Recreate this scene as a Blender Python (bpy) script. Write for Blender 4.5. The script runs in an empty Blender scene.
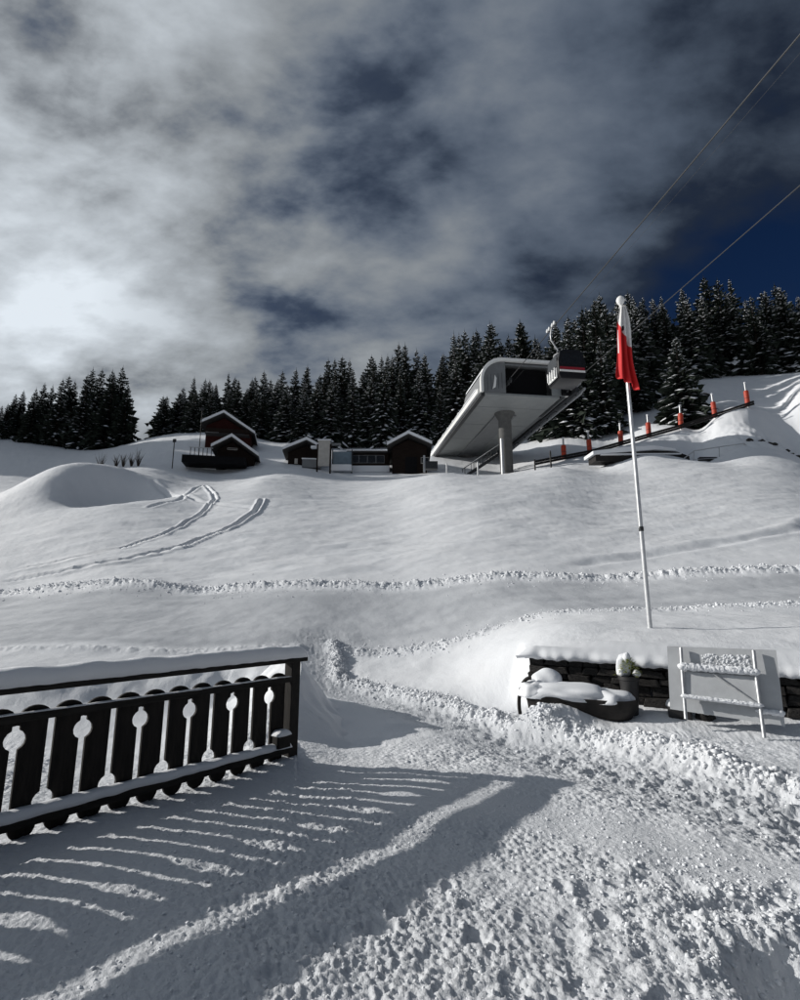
import bpy, bmesh, math, random
import numpy as np
from mathutils import Vector, Matrix, noise as mnoise

random.seed(7)
rng = np.random.default_rng(11)
scene = bpy.context.scene
col = scene.collection
R = math.radians

# ------------------------------------------------------------------ camera
EYE = 1.55
FPX = 520.0                                # focal length in photo pixels (photo 800 x 1000)
PITCH = math.atan(103.0 / FPX)
cam_d = bpy.data.cameras.new('camera')
cam = bpy.data.objects.new('camera', cam_d)
col.objects.link(cam)
cam.location = (0, 0, EYE)
cam.rotation_euler = (math.pi / 2 + PITCH, 0, 0)
cam_d.sensor_fit = 'VERTICAL'
cam_d.sensor_height = 36.0
cam_d.sensor_width = 36.0
cam_d.lens = FPX / 1000.0 * 36.0
cam_d.clip_start = 0.05
cam_d.clip_end = 6000
scene.camera = cam

# ------------------------------------------------------------------ light
SUN_AZ, SUN_EL = R(-78.0), R(23.0)         # azimuth from +Y (negative = left)
S = Vector((math.sin(SUN_AZ) * math.cos(SUN_EL), math.cos(SUN_AZ) * math.cos(SUN_EL), math.sin(SUN_EL)))
sun_d = bpy.data.lights.new('sun', 'SUN')
sun_d.energy = 4.1
sun_d.angle = R(0.55)
sun_d.color = (1.0, 0.965, 0.91)
sun = bpy.data.objects.new('sun', sun_d)
col.objects.link(sun)
sun.rotation_euler = S.to_track_quat('Z', 'Y').to_euler()
sun.location = (-40, 10, 40)

scene.view_settings.view_transform = 'Standard'
scene.view_settings.look = 'None'
scene.view_settings.exposure = 0.0
scene.view_settings.gamma = 1.0
scene.view_settings.use_curve_mapping = False

world = bpy.data.worlds.new('World')
scene.world = world
world.use_nodes = True
wn = world.node_tree
wn.nodes.clear()


def nd(tree, typ, **kw):
    n = tree.nodes.new(typ)
    for k, v in kw.items():
        if k.startswith('i_'):
            key = k[2:]
            n.inputs[int(key) if key.isdigit() else key].default_value = v
        else:
            setattr(n, k, v)
    return n


def lk(tree, a, b):
    tree.links.new(a, b)


def mth(tree, op, a, b=None, c=None, clamp=False):
    n = tree.nodes.new('ShaderNodeMath')
    n.operation = op
    n.use_clamp = clamp
    for i, v in enumerate((a, b, c)):
        if v is None:
            continue
        if isinstance(v, (int, float)):
            n.inputs[i].default_value = v
        else:
            tree.links.new(v, n.inputs[i])
    return n.outputs[0]


def mrange(tree, v, a, b, c, d, smooth=True):
    n = tree.nodes.new('ShaderNodeMapRange')
    n.interpolation_type = 'SMOOTHSTEP' if smooth else 'LINEAR'
    tree.links.new(v, n.inputs[0])
    for i, x in enumerate((a, b, c, d)):
        n.inputs[i + 1].default_value = x
    return n.outputs[0]


def build_world():
    t = wn
    out = nd(t, 'ShaderNodeOutputWorld')
    sky = nd(t, 'ShaderNodeTexSky', sky_type='NISHITA', sun_disc=False)
    sky.sun_elevation = SUN_EL
    sky.sun_rotation = SUN_AZ
    sky.altitude = 1800
    sky.air_density = 1.0
    sky.dust_density = 0.3
    sky.ozone_density = 2.5
    bg1 = nd(t, 'ShaderNodeBackground')
    bg1.inputs[1].default_value = 0.05
    # deep polarised mountain blue: the sky colour multiplied by a cool tint
    mul = nd(t, 'ShaderNodeMix', data_type='RGBA', blend_type='MULTIPLY')
    mul.inputs[0].default_value = 1.0
    mul.inputs[7].default_value = (0.14, 0.25, 0.42, 1)
    lk(t, sky.outputs[0], mul.inputs[6])
    lk(t, mul.outputs[2], bg1.inputs[0])
    tc = nd(t, 'ShaderNodeTexCoord')
    d = tc.outputs['Generated']
    sep = nd(t, 'ShaderNodeSeparateXYZ')
    lk(t, d, sep.inputs[0])
    den = mth(t, 'ADD', mth(t, 'MAXIMUM', sep.outputs[2], 0.0), 0.42)
    comb = nd(t, 'ShaderNodeCombineXYZ')
    lk(t, mth(t, 'DIVIDE', sep.outputs[0], den), comb.inputs[0])
    lk(t, mth(t, 'DIVIDE', sep.outputs[1], den), comb.inputs[1])
    mp = nd(t, 'ShaderNodeMapping')
    mp.inputs['Location'].default_value = (3.1, 1.4, 0.0)
    mp.inputs['Rotation'].default_value = (0, 0, R(35))
    mp.inputs['Scale'].default_value = (0.8, 1.15, 1.0)
    lk(t, comb.outputs[0], mp.inputs[0])
    big = nd(t, 'ShaderNodeTexNoise', i_Scale=1.7, i_Detail=6.0, i_Roughness=0.5, i_Distortion=0.15)
    lk(t, mp.outputs[0], big.inputs['Vector'])
    fine = nd(t, 'ShaderNodeTexNoise', i_Scale=6.5, i_Detail=8.0, i_Roughness=0.52, i_Distortion=0.12)
    lk(t, mp.outputs[0], fine.inputs['Vector'])
    mp2 = nd(t, 'ShaderNodeMapping')
    mp2.inputs['Rotation'].default_value = (0, 0, R(-38))
    mp2.inputs['Scale'].default_value = (1.0, 2.1, 1.0)
    lk(t, comb.outputs[0], mp2.inputs[0])
    wisp = nd(t, 'ShaderNodeTexNoise', i_Scale=8.5, i_Detail=8.0, i_Roughness=0.62, i_Distortion=0.1)
    lk(t, mp2.outputs[0], wisp.inputs['Vector'])
    n1 = mth(t, 'MULTIPLY_ADD', fine.outputs[0], 0.46, mth(t, 'MULTIPLY', big.outputs[0], 0.42))
    n1 = mth(t, 'MULTIPLY_ADD', wisp.outputs[0], 0.12, n1)

    def blob(px, py, sigma, amp):
        """softly thicker or thinner cloud around one direction of the sky"""
        v = Vector(ray(px, py)).normalized()
        dd = nd(t, 'ShaderNodeVectorMath', operation='DISTANCE')
        lk(t, d, dd.inputs[0])
        dd.inputs[1].default_value = tuple(v)
        q = mth(t, 'DIVIDE', dd.outputs['Value'], sigma)
        return mth(t, 'MULTIPLY', mth(t, 'EXPONENT', mth(t, 'MULTIPLY', mth(t, 'MULTIPLY', q, q), -1.0)), amp)
    gaps = None
    for px, py, sg, am in ((385, 150, .12, -.14), (275, 335, .08, -.035), (700, 290, .14, -.17), (545, 290, .08, -.06), (840, 290, .16, -.18), (310, 60, .10, -.05),
                           (385, 275, .14, .11), (30, 170, .26, .05), (40, 330, .2, .015), (60, 0, .26, -.075), (185, 110, .12, .05), (600, 130, .2, .03)):
        bl = blob(px, py, sg, am)
        gaps = bl if gaps is None else mth(t, 'ADD', gaps, bl)
    dens = mth(t, 'ADD', n1, gaps)
    # closeness to the sun: clouds near it scatter forward and glow
    dot = nd(t, 'ShaderNodeVectorMath', operation='DOT_PRODUCT')
    lk(t, d, dot.inputs[0])
    dot.inputs[1].default_value = tuple(S)
    ang = mth(t, 'ARCCOSINE', mth(t, 'MINIMUM', mth(t, 'MAXIMUM', dot.outputs['Value'], -0.9999), 0.9999))
    glow = mth(t, 'EXPONENT', mth(t, 'MULTIPLY', ang, -2.6))
    base = mth(t, 'MULTIPLY_ADD', mth(t, 'MINIMUM', glow, 0.16), 2.7, 0.042)
    mask = mrange(t, dens, 0.24, 0.50, 0.0, 1.0)
    shade = mrange(t, dens, 0.40, 0.62, 0.38, 1.75, smooth=False)
    lum = mth(t, 'MULTIPLY', base, shade)
    ccol = nd(t, 'ShaderNodeMix', data_type='RGBA')
    lk(t, mrange(t, lum, 0.04, 0.3, 0.0, 1.0), ccol.inputs[0])
    ccol.inputs[6].default_value = (0.70, 0.94, 1.36, 1)
    ccol.inputs[7].default_value = (0.92, 1.0, 1.08, 1)
    bg2 = nd(t, 'ShaderNodeBackground')
    lk(t, ccol.outputs[2], bg2.inputs[0])
    lk(t, lum, bg2.inputs[1])
    mix = nd(t, 'ShaderNodeMixShader')
    lk(t, mask, mix.inputs[0])
    lk(t, bg1.outputs[0], mix.inputs[1])
    lk(t, bg2.outputs[0], mix.inputs[2])
    lk(t, mix.outputs[0], out.inputs[0])


# ------------------------------------------------------------------ pixel helpers
cp, sp = math.cos(PITCH), math.sin(PITCH)


def ray(px, py):
    a, b = (px - 400.0) / FPX, (500.0 - py) / FPX
    return a, cp - b * sp, sp + b * cp


build_world()


def at(px, py, Y):
    """world point seen at photo pixel (px, py) at ground distance Y"""
    a, y, z = ray(px, py)
    k = Y / y
    return Vector((a * k, Y, EYE + z * k))


def on_z(px, py, z0=0.0):
    a, y, z = ray(px, py)
    k = (z0 - EYE) / z
    return Vector((a * k, y * k, z0))


# ------------------------------------------------------------------ numpy noise
_perm = rng.permutation(512)
_perm = np.concatenate([_perm, _perm, _perm])
_ga = rng.uniform(0, 2 * np.pi, 512)
_gx, _gy = np.cos(_ga), np.sin(_ga)


def perlin(x, y):
    xi, yi = np.floor(x).astype(np.int64), np.floor(y).astype(np.int64)
    xf, yf = x - xi, y - yi
    xi, yi = xi & 511, yi & 511
    u, v = xf * xf * xf * (xf * (xf * 6 - 15) + 10), yf * yf * yf * (yf * (yf * 6 - 15) + 10)

    def g(ix, iy, dx, dy):
        h = _perm[_perm[ix & 511] + (iy & 511)] & 511
        return _gx[h] * dx + _gy[h] * dy
    n00, n10 = g(xi, yi, xf, yf), g(xi + 1, yi, xf - 1, yf)
    n01, n11 = g(xi, yi + 1, xf, yf - 1), g(xi + 1, yi + 1, xf - 1, yf - 1)
    a, b = n00 + u * (n10 - n00), n01 + u * (n11 - n01)
    return (a + v * (b - a)) * 1.5


def fbm(x, y, f, o, gain=0.5):
    s, a = 0.0, 1.0
    for i in range(o):
        s = s + a * perlin(x * f + 17.3 * i, y * f + 9.1 * i)
        f *= 2.03
        a *= gain
    return s


def billow(x, y, f, o, gain=0.5):
    s, a = 0.0, 1.0
    for i in range(o):
        s = s + a * np.abs(perlin(x * f + 31.7 * i, y * f + 5.3 * i))
        f *= 2.1
        a *= gain
    return s


def sst(x, a, b):
    t = np.clip((x - a) / (b - a), 0, 1)
    return t * t * (3 - 2 * t)


def polydist(X, Y, pts):
    """distance to a polyline, its arc parameter (0..n-1) and the side (+ = left of travel)"""
    best = np.full(X.shape, 1e9)
    par = np.zeros(X.shape)
    side = np.zeros(X.shape)
    for i in range(len(pts) - 1):
        ax, ay = pts[i][0], pts[i][1]
        bx, by = pts[i + 1][0], pts[i + 1][1]
        dx, dy = bx - ax, by - ay
        L2 = dx * dx + dy * dy + 1e-9
        t = np.clip(((X - ax) * dx + (Y - ay) * dy) / L2, 0, 1)
        d = np.hypot(X - ax - t * dx, Y - ay - t * dy)
        m = d < best
        best = np.where(m, d, best)
        par = np.where(m, i + t, par)
        side = np.where(m, np.sign(dx * (Y - ay) - dy * (X - ax)), side)
    return best, par, side


# ------------------------------------------------------------------ terrain
WL = Vector((1.79, 7.6, 0))                       # retaining wall, left end
WR = Vector((4.64, 6.3, 0))
wd = (WR - WL).normalized()
wn_ = Vector((-wd.y, wd.x, 0))                    # pointing behind the wall
WTOP0, WTOP1 = 0.90, 0.80


def wall_coords(X, Y):
    s = (X - WL.x) * wd.x + (Y - WL.y) * wd.y
    d = (X - WL.x) * wn_.x + (Y - WL.y) * wn_.y
    return s, d


def step(X, Y):
    s, d = wall_coords(X, Y)
    left = sst(s, -2.6, 0.05)
    w = 0.10 + 1.6 * (1 - sst(s, -0.5, 0.05))
    m = np.clip((d - 0.12) / w, 0, 1)
    m = np.where(s < -0.02, m * m * (3 - 2 * m), m)
    amp = 0.62 * (1 - sst(d, 0, 8.0))
    return amp * m * left


ctrl = []


def C(px, py, Y):
    p = at(px, py, Y)
    ctrl.append((p.x, p.y, p.z))


def Z(x, y, z):
    ctrl.append((x, y, z))


# terrace near the camera
for x, y, z in [(-6, -6, 0), (0, -6, 0), (6, -6, 0), (-6, 0, -.05), (0, 1, 0), (5, 0, 0), (-3, 3, 0), (0, 3, 0), (3, 3, 0.02),
                (-1.1, 5.5, 0), (1, 5.5, 0.0), (3, 5.2, 0.08), (5.5, 3.5, 0.05), (0.3, 8, 0.02), (-3, 8, -.02), (-7, 5, -.05),
                (2.2, 7.0, .15), (3.6, 6.3, .16), (5, 5.5, .15), (-.8, 11, .1), (1.2, 9, .2), (-14, 4, 0), (14, 1, .1), (9, 3.5, .15)]:
    Z(x, y, z)
# wall terrace, lane, slope foot
foot = [(-250, 612, 23), (0, 594, 21), (200, 590, 19.3), (400, 586, 17.8), (600, 579, 16.5), (800, 571, 15.4), (1050, 563, 14.5)]
crest = [(-250, 520, 44), (0, 485, 42.5), (200, 479, 41.5), (400, 476, 41), (600, 465, 42), (800, 459, 42.5), (1050, 450, 43)]
for q in foot:
    C(*q)
for px, py, Y in [(650, 627, 8.6), (800, 627, 8.2), (560, 634, 8.8), (900, 632, 8),
                  (330, 649, 12.6), (100, 648, 11.8), (-150, 650, 11.2), (480, 640, 11.5),
                  (800, 604, 11.5), (640, 611, 11.5), (950, 602, 11.5),
                  (60, 620, 15.2), (300, 616, 15), (520, 606, 13.6), (-200, 626, 15.2)]:
    C(px, py, Y)
# slope and crest
for (fx, fy, fY), (cx_, cy_, cY) in zip(foot, crest):
    a_, b_ = at(fx, fy, fY), at(cx_, cy_, cY)
    for q in (.2, .4, .6, .8):
        p_ = a_.lerp(b_, q)
        Z(p_.x, p_.y, p_.z - 1.1 * q * (1 - q))
for px, py, Y in [
                  (-250, 520, 44), (-60, 489, 43), (60, 482, 42.3), (160, 479, 41.6), (260, 480, 41.3), (440, 474, 41.2), (560, 467, 41.8), (700, 462, 42.3), (800, 459, 42.5), (1000, 452, 43),
                  # just behind the crest: level ground
                  (60, 484, 48), (180, 482, 47), (250, 481, 47), (440, 476, 48), (560, 469, 47.5), (-200, 500, 49)]:
    C(px, py, Y)
# plateau with huts, left
for px, py, Y in [(220, 469, 56), (330, 471, 56), (410, 473, 56), (60, 468, 56), (-150, 470, 56), (500, 470, 57),
                  (220, 443, 66), (70, 449, 78), (150, 438, 80), (300, 444, 74), (420, 446, 76), (-150, 452, 80),
                  (300, 445, 86), (100, 452, 95), (460, 436, 86)]:
    C(px, py, Y)
# right hillside
PADS = [(564, 438, 459), (590, 432, 454), (621, 423.5, 445), (649, 415, 437), (681, 406, 428), (715, 394, 417), (748, 383, 406)]
for i_, (px, y0, y1) in enumerate(PADS):
    C(px, y1 + 1, 51.6 + i_ * .52)
for px, py, Y in [(800, 391, 55.8), (900, 378, 57), (1050, 355, 58),
                  (700, 462, 46.5), (800, 457, 46.5), (900, 452, 46.5), (600, 467, 47),
                  (620, 450, 57), (700, 430, 59), (780, 410, 60), (900, 390, 61),
                  (620, 425, 65), (700, 398, 68), (800, 376, 70), (900, 360, 70), (560, 442, 62),
                  (560, 425, 85), (640, 395, 86), (720, 378, 88), (800, 372, 88), (950, 355, 88), (720, 372, 110), (900, 355, 110)]:
    C(px, py, Y)
for x, y, z in [(-120, 130, 46), (-40, 130, 44), (0, 130, 47), (60, 130, 58), (120, 130, 62), (-120, 70, 32), (-120, 30, 8), (120, 30, 14), (120, 70, 44),
                (-60, -20, -2), (60, -20, 2), (0, -20, -.5), (-60, 10, -.5), (60, 10, 1.8), (-100, -20, -3), (100, -20, 3), (-72, 84, 31), (-72, 62, 21), (-97, 76, 49), (-108, 86, 50), (-92, 95, 44), (-95, 56, 15), (-112, 57, 17), (-102, 66, 40), (-68, 95, 33)]:  # far-left hill out of view, raised to shade the plateau
    Z(x, y, z)
ctrl = np.array(ctrl)
ctrl[:, 2] -= step(ctrl[:, 0], ctrl[:, 1])


def _tps_k(r2):
    return 0.5 * r2 * np.log(r2 + 1e-6)


def _warp(X, Y):
    """compress distance so near and far controls weigh alike"""
    r = np.hypot(X, Y + 4.0) + 1e-6
    k = np.log1p(r / 4.0) / r * 4.0
    return X * k, (Y + 4.0) * k


def tps_fit(P):
    n = len(P)
    wx, wy = _warp(P[:, 0], P[:, 1])
    r2 = (wx[:, None] - wx[None]) ** 2 + (wy[:, None] - wy[None]) ** 2
    A = np.zeros((n + 3, n + 3))
    A[:n, :n] = _tps_k(r2) + np.eye(n) * 2e-3
    A[:n, n] = 1
    A[:n, n + 1] = wx
    A[:n, n + 2] = wy
    A[n:, :n] = A[:n, n:].T
    b = np.zeros(n + 3)
    b[:n] = P[:, 2]
    return np.linalg.solve(A, b), wx, wy


_tw, _twx, _twy = tps_fit(ctrl)


def tps(X, Y):
    sh = X.shape
    X, Y = np.clip(X.ravel(), -125, 125), np.clip(Y.ravel(), -22, 132)
    wx, wy = _warp(X, Y)
    out = _tw[-3] + _tw[-2] * wx + _tw[-1] * wy
    for i in range(len(_twx)):
        r2 = (wx - _twx[i]) ** 2 + (wy - _twy[i]) ** 2
        out += _tw[i] * _tps_k(r2)
    return out.reshape(sh)


def gp(pts, z=0.05):
    return [tuple(on_z(x, y, z)[:2]) for x, y in pts]


# path worn into the snow, and the thrown-up bank on its far side
PATH = [tuple(at(322, 651, 13.5)[:2]), tuple(at(336, 664, 10.5)[:2])] + gp([(385, 692), (440, 710), (500, 731), (580, 756), (690, 786), (820, 818), (960, 860)])
STRIP = gp([(400, 792), (470, 797), (540, 808), (640, 832), (760, 866), (880, 910)])
BERM = [tuple(at(334, 650, 13.0)[:2]), tuple(at(340, 662, 11.0)[:2])] + gp([(395, 688), (450, 702), (520, 724), (600, 742), (700, 766), (800, 793), (960, 850)])
BANK = [(-1.12, 6.0, .10), (-1.20, 6.4, .46), (-1.26, 6.9, .68), (-1.38, 7.6, .80), (-1.55, 8.4, .82), (-1.9, 9.1, .62), (-2.8, 9.3, .45), (-4.6, 8.8, .4), (-7.5, 7.5, .35)]
FPX_, FPY_ = on_z(289, 765, 0.0)[:2]              # foot of the fence's end post
RIDGES = []                                        # plough ridges along the lane: polyline, height, half width
RIDGES.append(([tuple(at(x, y, Y)[:2]) for x, y, Y in foot], .13, .36))
RIDGES.append(([tuple(at(x, y, Y)[:2]) for x, y, Y in [(-150, 651, 11.2), (100, 649, 11.8), (300, 649, 12.5)]], .04, .25))
RIDGES.append(([tuple(at(x, y, Y)[:2]) for x, y, Y in [(345, 642, 12.6), (480, 634, 12), (640, 611, 11.6), (800, 604, 11.5), (950, 602, 11.5)]], .06, .24))


def macro(X, Y):
    """large shapes: hills, wall terrace, banks, humps"""
    z = tps(X, Y) + step(X, Y)
    # bank of shovelled snow behind the fence, steep on the camera side
    d, p, s = polydist(X, Y, BANK)
    hb = np.interp(p, range(len(BANK)), [b[2] for b in BANK])
    wob = 1 + .25 * perlin(X * 1.3, Y * 1.3) + .18 * perlin(X * 3.1 + 5, Y * 3.1)
    hb = hb * (1 + .16 * perlin(X * 1.9 + 8, Y * 1.9) + .07 * perlin(X * 4.7, Y * 4.7 + 3))
    prof = np.where(s < 0, np.clip(1 - d / (.58 * wob), 0, 1) ** 1.1, np.exp(-(d / .75) ** 2))
    z = z + hb * prof
    # berm along the path, path hollow
    d, p, s = polydist(X, Y, PATH)
    fade = sst(p, 0.0, 0.8)
    z = z - (.09 * np.exp(-(d / .55) ** 4)) * (0.4 + 0.6 * fade)
    d, p, s = polydist(X, Y, BERM)
    z = z + .16 * np.exp(-(d / (.15 + .05 * perlin(X * 2, Y * 2))) ** 2) * (.65 + .5 * perlin(X * 1.7 + 3, Y * 1.7))
    # lane ridges
    for pts, h, w in RIDGES:
        d, p, s = polydist(X, Y, pts)
        z = z + h * np.exp(-(d / (w * (1 + .35 * perlin(X * .45, Y * .45)))) ** 2) * (.85 + .7 * perlin(X * .6 + 4, Y * .6))
    # humps and bowl at the left of the slope
    b0 = at(60, 505, 38.0)
    ex, ey = (X - b0.x), (Y - b0.y)
    z = z + 1.75 * np.exp(-(((ex / 4.2) ** 2 + ((ey - .6) / 4.2) ** 2) ** 1.3))
    b0 = at(114, 512, 36.4)
    ex, ey = (X - b0.x), (Y - b0.y)
    z = z - 2.3 * np.exp(-(((ex / 3.5) ** 2 + ((ey - .4) / 2.8) ** 2) ** 1.4))
    # snow lying against the fence and a swell beside it
    fx0, fy0 = FPX_, FPY_
    d, p, s = polydist(X, Y, [(fx0 + .15, fy0 + .19), (fx0 - .621 * 7.5, fy0 - .784 * 7.5)])
    z = z + .035 * np.exp(-(d / .40) ** 2)
    z = z + .10 * np.exp(-(((X + 1.75) / .95) ** 2 + ((Y - 2.9) / 1.2) ** 2))
    # drift round the trough in the yard
    b0 = WL + wd * .42 - wn_ * .66
    z = z + .22 * np.exp(-(((X - b0.x) / .50) ** 2 + ((Y - b0.y) / .24) ** 2) ** 1.3)
    # hollow by the terrace edge
    b0 = on_z(800, 985, 0)
    z = z - .30 * np.exp(-(((X - b0.x) / .22) ** 2 + ((Y - b0.y) / .24) ** 2) ** 2)
    return z


def ground_z(x, y):
    return float(macro(np.array([float(x)]), np.array([float(y)]))[0])


def hit(px, py, y0=3.0, y1=120.0, n=1500):
    """where the line of sight through a photo pixel first meets the ground"""
    a, yy, zz = ray(px, py)
    ys = y0 * (y1 / y0) ** (np.arange(n) / (n - 1))
    k = ys / yy
    g = macro(a * k, ys)
    r = EYE + zz * k
    m = np.nonzero(r < g)[0]
    i = m[0] if len(m) else n - 1
    return Vector((a * k[i], ys[i], g[i]))


TRACKS = []
for pts, w, dep in [([(0, 581), (60, 573), (120, 561), (180, 548), (225, 531), (255, 513), (262, 500)], .12, .20),
                    ([(0, 573), (60, 562), (120, 548), (165, 534), (195, 519), (215, 500), (205, 487)], .10, .15),
                    ([(150, 480), (165, 492), (200, 502), (250, 508)], .15, .10),
                    ([(205, 486), (180, 500), (150, 506)], .13, .08),
                    ([(560, 566), (660, 553), (740, 540), (800, 528), (870, 512)], .3, .10)]:
    TRACKS.append(([tuple(hit(x, y, 12, 60)[:2]) for x, y in pts], w, dep))
FOOT = [(rng.normal(1.6, .38), rng.normal(2.95, .28), rng.uniform(.05, .13), rng.uniform(.7, 1.2)) for i in range(30)]
_pp = np.array(PATH)
for _i in range(2, len(_pp) - 1):
    for _k in range(12):
        _q = _pp[_i] + (_pp[_i + 1] - _pp[_i]) * (_k + rng.uniform(-.3, .3)) / 12
        FOOT.append((_q[0] + rng.normal(0, .12), _q[1] + rng.normal(0, .22), rng.uniform(.055, .08), 1.7))
for _k in range(16):
    FOOT.append((rng.uniform(-.6, 1.4), rng.uniform(2.3, 3.7), rng.uniform(.05, .075), rng.uniform(.6, 1.7)))


def zones(X, Y):
    """0..1 fields that say where the snow is trodden, crusty or smooth"""
    dp, pp, _ = polydist(X, Y, PATH)
    tread = np.exp(-(dp / (.5 + .012 * Y)) ** 2)
    db, _, _ = polydist(X, Y, BERM)
    berm = np.exp(-(db / .26) ** 2)
    ridge = np.zeros(X.shape)
    for pts, h, w in RIDGES:
        d, _, _ = polydist(X, Y, pts)
        ridge = np.maximum(ridge, np.exp(-(d / (w * .9)) ** 2) * min(1, h / .18))
    # churned snow at the bottom right and middle
    c1 = np.exp(-(((X - 1.65) / .62) ** 2 + ((Y - 2.95) / .5) ** 2) ** 1.5)
    # crust over the terrace; a smooth strip between it and the path
    ds, _, _ = polydist(X, Y, STRIP)
    sm = np.exp(-(ds / .36) ** 4)
    crust = (1 - sst(Y, 5.2, 7.5)) * (1 - .9 * sm)
    tread = tread * (1 - .8 * sm)
    c1 = c1 * (1 - .9 * sm)
    return tread, berm, ridge, c1, crust


def micro(X, Y):
    z = np.zeros(X.shape)
    tread, berm, ridge, c1, crust = zones(X, Y)
    far = sst(Y, 14, 22)
    # wind and grooming texture on the slopes
    z += far * (.095 * fbm(X * .35 + Y * .15, Y, .42, 4) + .036 * fbm(X * .35 - Y * .3, Y, 1.1, 4, .6))
    z += far * .011 * np.sin((X * .45 + Y * .9) * 5.2 + 2.5 * perlin(X * .12, Y * .12)) * sst(perlin(X * .06 + 4, Y * .06), -.1, .35)
    # gentle swells nearby
    z += (1 - far) * (.035 * fbm(X, Y, .55, 3) + .006 * fbm(X, Y, 3.0, 2))
    nearm = Y < 26
    xn, yn, = X[nearm], Y[nearm]
    tn, bn, rn, cn, kn = tread[nearm], berm[nearm], ridge[nearm], c1[nearm], crust[nearm]
    fine = fbm(xn, yn, 9, 3, .55)
    clump = billow(xn, yn, 5.5, 3, .5)
    grit = perlin(xn * 34, yn * 34) + .6 * perlin(xn * 71, yn * 71)
    lump = billow(xn + .1 * fine, yn + .1 * fine, 2.6, 3, .55)
    patch = sst(perlin(xn * .9 + 7, yn * .9), -.25, .35)
    zn = kn * ((.009 * fine + .011 * grit) * (.55 + .6 * patch) + .005 * (clump - .35) * patch)
    c14 = perlin(xn * 15 + 3, yn * 15)
    c30 = perlin(xn * 31 + 5, yn * 31)
    c52 = perlin(xn * 52 + 9, yn * 52)
    c75 = perlin(xn * 78 + 2, yn * 78)
    crumb = .005 * np.maximum(0, c14) + .006 * np.maximum(0, c30) + .011 * np.maximum(0, c52) + .009 * np.maximum(0, c75) - .007 * np.maximum(0, -c14 - .1) - .005 * np.maximum(0, -c30)
    zn += kn * .018 * (billow(xn, yn, 1.6, 2) - .4) * sst(xn, -.6, .6)
    zn += kn * .8 * crumb * (.3 + .7 * sst(xn, -.7, .5)) * (.3 + 1.1 * sst(perlin(xn * .8 + 1, yn * .8 + 4) + .35 * (3.6 - yn), -.35, .35)) + .5 * tn * crumb + .4 * cn * crumb
    zn += .0028 * grit * (1 - kn) * (yn < 9)
    zn += tn * (.012 * (lump - .45) + .011 * (clump - .3) + .009 * fine + .005 * grit)
    zn += bn * (.050 * (lump - .35) + .036 * (clump - .3) + .018 * fine + .006 * grit)
    zn += rn * (.15 * (billow(xn, yn, 2.8, 3, .55) - .4) + .06 * fine)
    zn += cn * (.034 * (lump - .45) + .014 * (clump - .3) + .010 * fine + .008 * grit)
    for fx, fy, fr, fs in FOOT:
        q = np.hypot((xn - fx) / (fr * fs), (yn - fy) / fr)
        zn += -.022 * np.exp(-q ** 4) + .005 * np.exp(-((q - 1.25) / .3) ** 2)
    z[nearm] += zn
    for pts, w, dep in TRACKS:
        m = (Y > 12) & (Y < 62)
        d, p, s = polydist(X[m], Y[m], pts)
        e = sst(p, 0, .3)
        z[m] += e * (-dep * np.exp(-(d / w) ** 2) + dep * .55 * np.exp(-((d - 1.9 * w) / w) ** 2)) * (1 + .3 * perlin(X[m], Y[m]))
    # rough heap at the top right of the crest, roughness on the right hillside
    b = at(780, 450, 46)
    m = np.hypot((X - b.x) / 5.0, (Y - b.y) / 2.2)
    z += np.exp(-m ** 2) * .5 * (billow(X, Y, .8, 3) - .1)
    b = at(700, 435, 51)
    m = np.exp(-(((X - b.x) / 14) ** 2 + ((Y - b.y) / 3) ** 2))
    z += m * .14 * fbm(X, Y, .7, 3)
    return z


# ------------------------------------------------------------------ materials
MATS = {}


def new_mat(name):
    m = bpy.data.materials.new(name)
    m.use_nodes = True
    t = m.node_tree
    b = t.nodes['Principled BSDF']
    MATS[name] = m
    return m, t, b


def mat(name, color, rough=.7, metal=0.0, var=.25, scale=8.0, bump=.0, bscale=None, stretch=(1, 1, 1), spec=.5):
    m, t, b = new_mat(name)
    tc = nd(t, 'ShaderNodeTexCoord')
    mp = nd(t, 'ShaderNodeMapping')
    mp.inputs['Scale'].default_value = stretch
    lk(t, tc.outputs['Object'], mp.inputs[0])
    n = nd(t, 'ShaderNodeTexNoise', i_Scale=scale, i_Detail=6.0, i_Roughness=.6)
    lk(t, mp.outputs[0], n.inputs['Vector'])
    mx = nd(t, 'ShaderNodeMix', data_type='RGBA')
    lk(t, mrange(t, n.outputs[0], .3, .7, 0, 1), mx.inputs[0])
    c = Vector(color)
    mx.inputs[6].default_value = (*[max(0, v * (1 - var)) for v in c], 1)
    mx.inputs[7].default_value = (*[min(1, v * (1 + var)) for v in c], 1)
    lk(t, mx.outputs[2], b.inputs['Base Color'])
    b.inputs['Roughness'].default_value = rough
    b.inputs['Metallic'].default_value = metal
    b.inputs['Specular IOR Level'].default_value = spec
    if bump:
        n2 = nd(t, 'ShaderNodeTexNoise', i_Scale=bscale or scale * 3, i_Detail=5.0, i_Roughness=.6)
        lk(t, mp.outputs[0], n2.inputs['Vector'])
        bp = nd(t, 'ShaderNodeBump')
        bp.inputs['Strength'].default_value = 1.0
        bp.inputs['Distance'].default_value = bump
        lk(t, n2.outputs[0], bp.inputs['Height'])
        lk(t, bp.outputs[0], b.inputs['Normal'])
    return m


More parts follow.
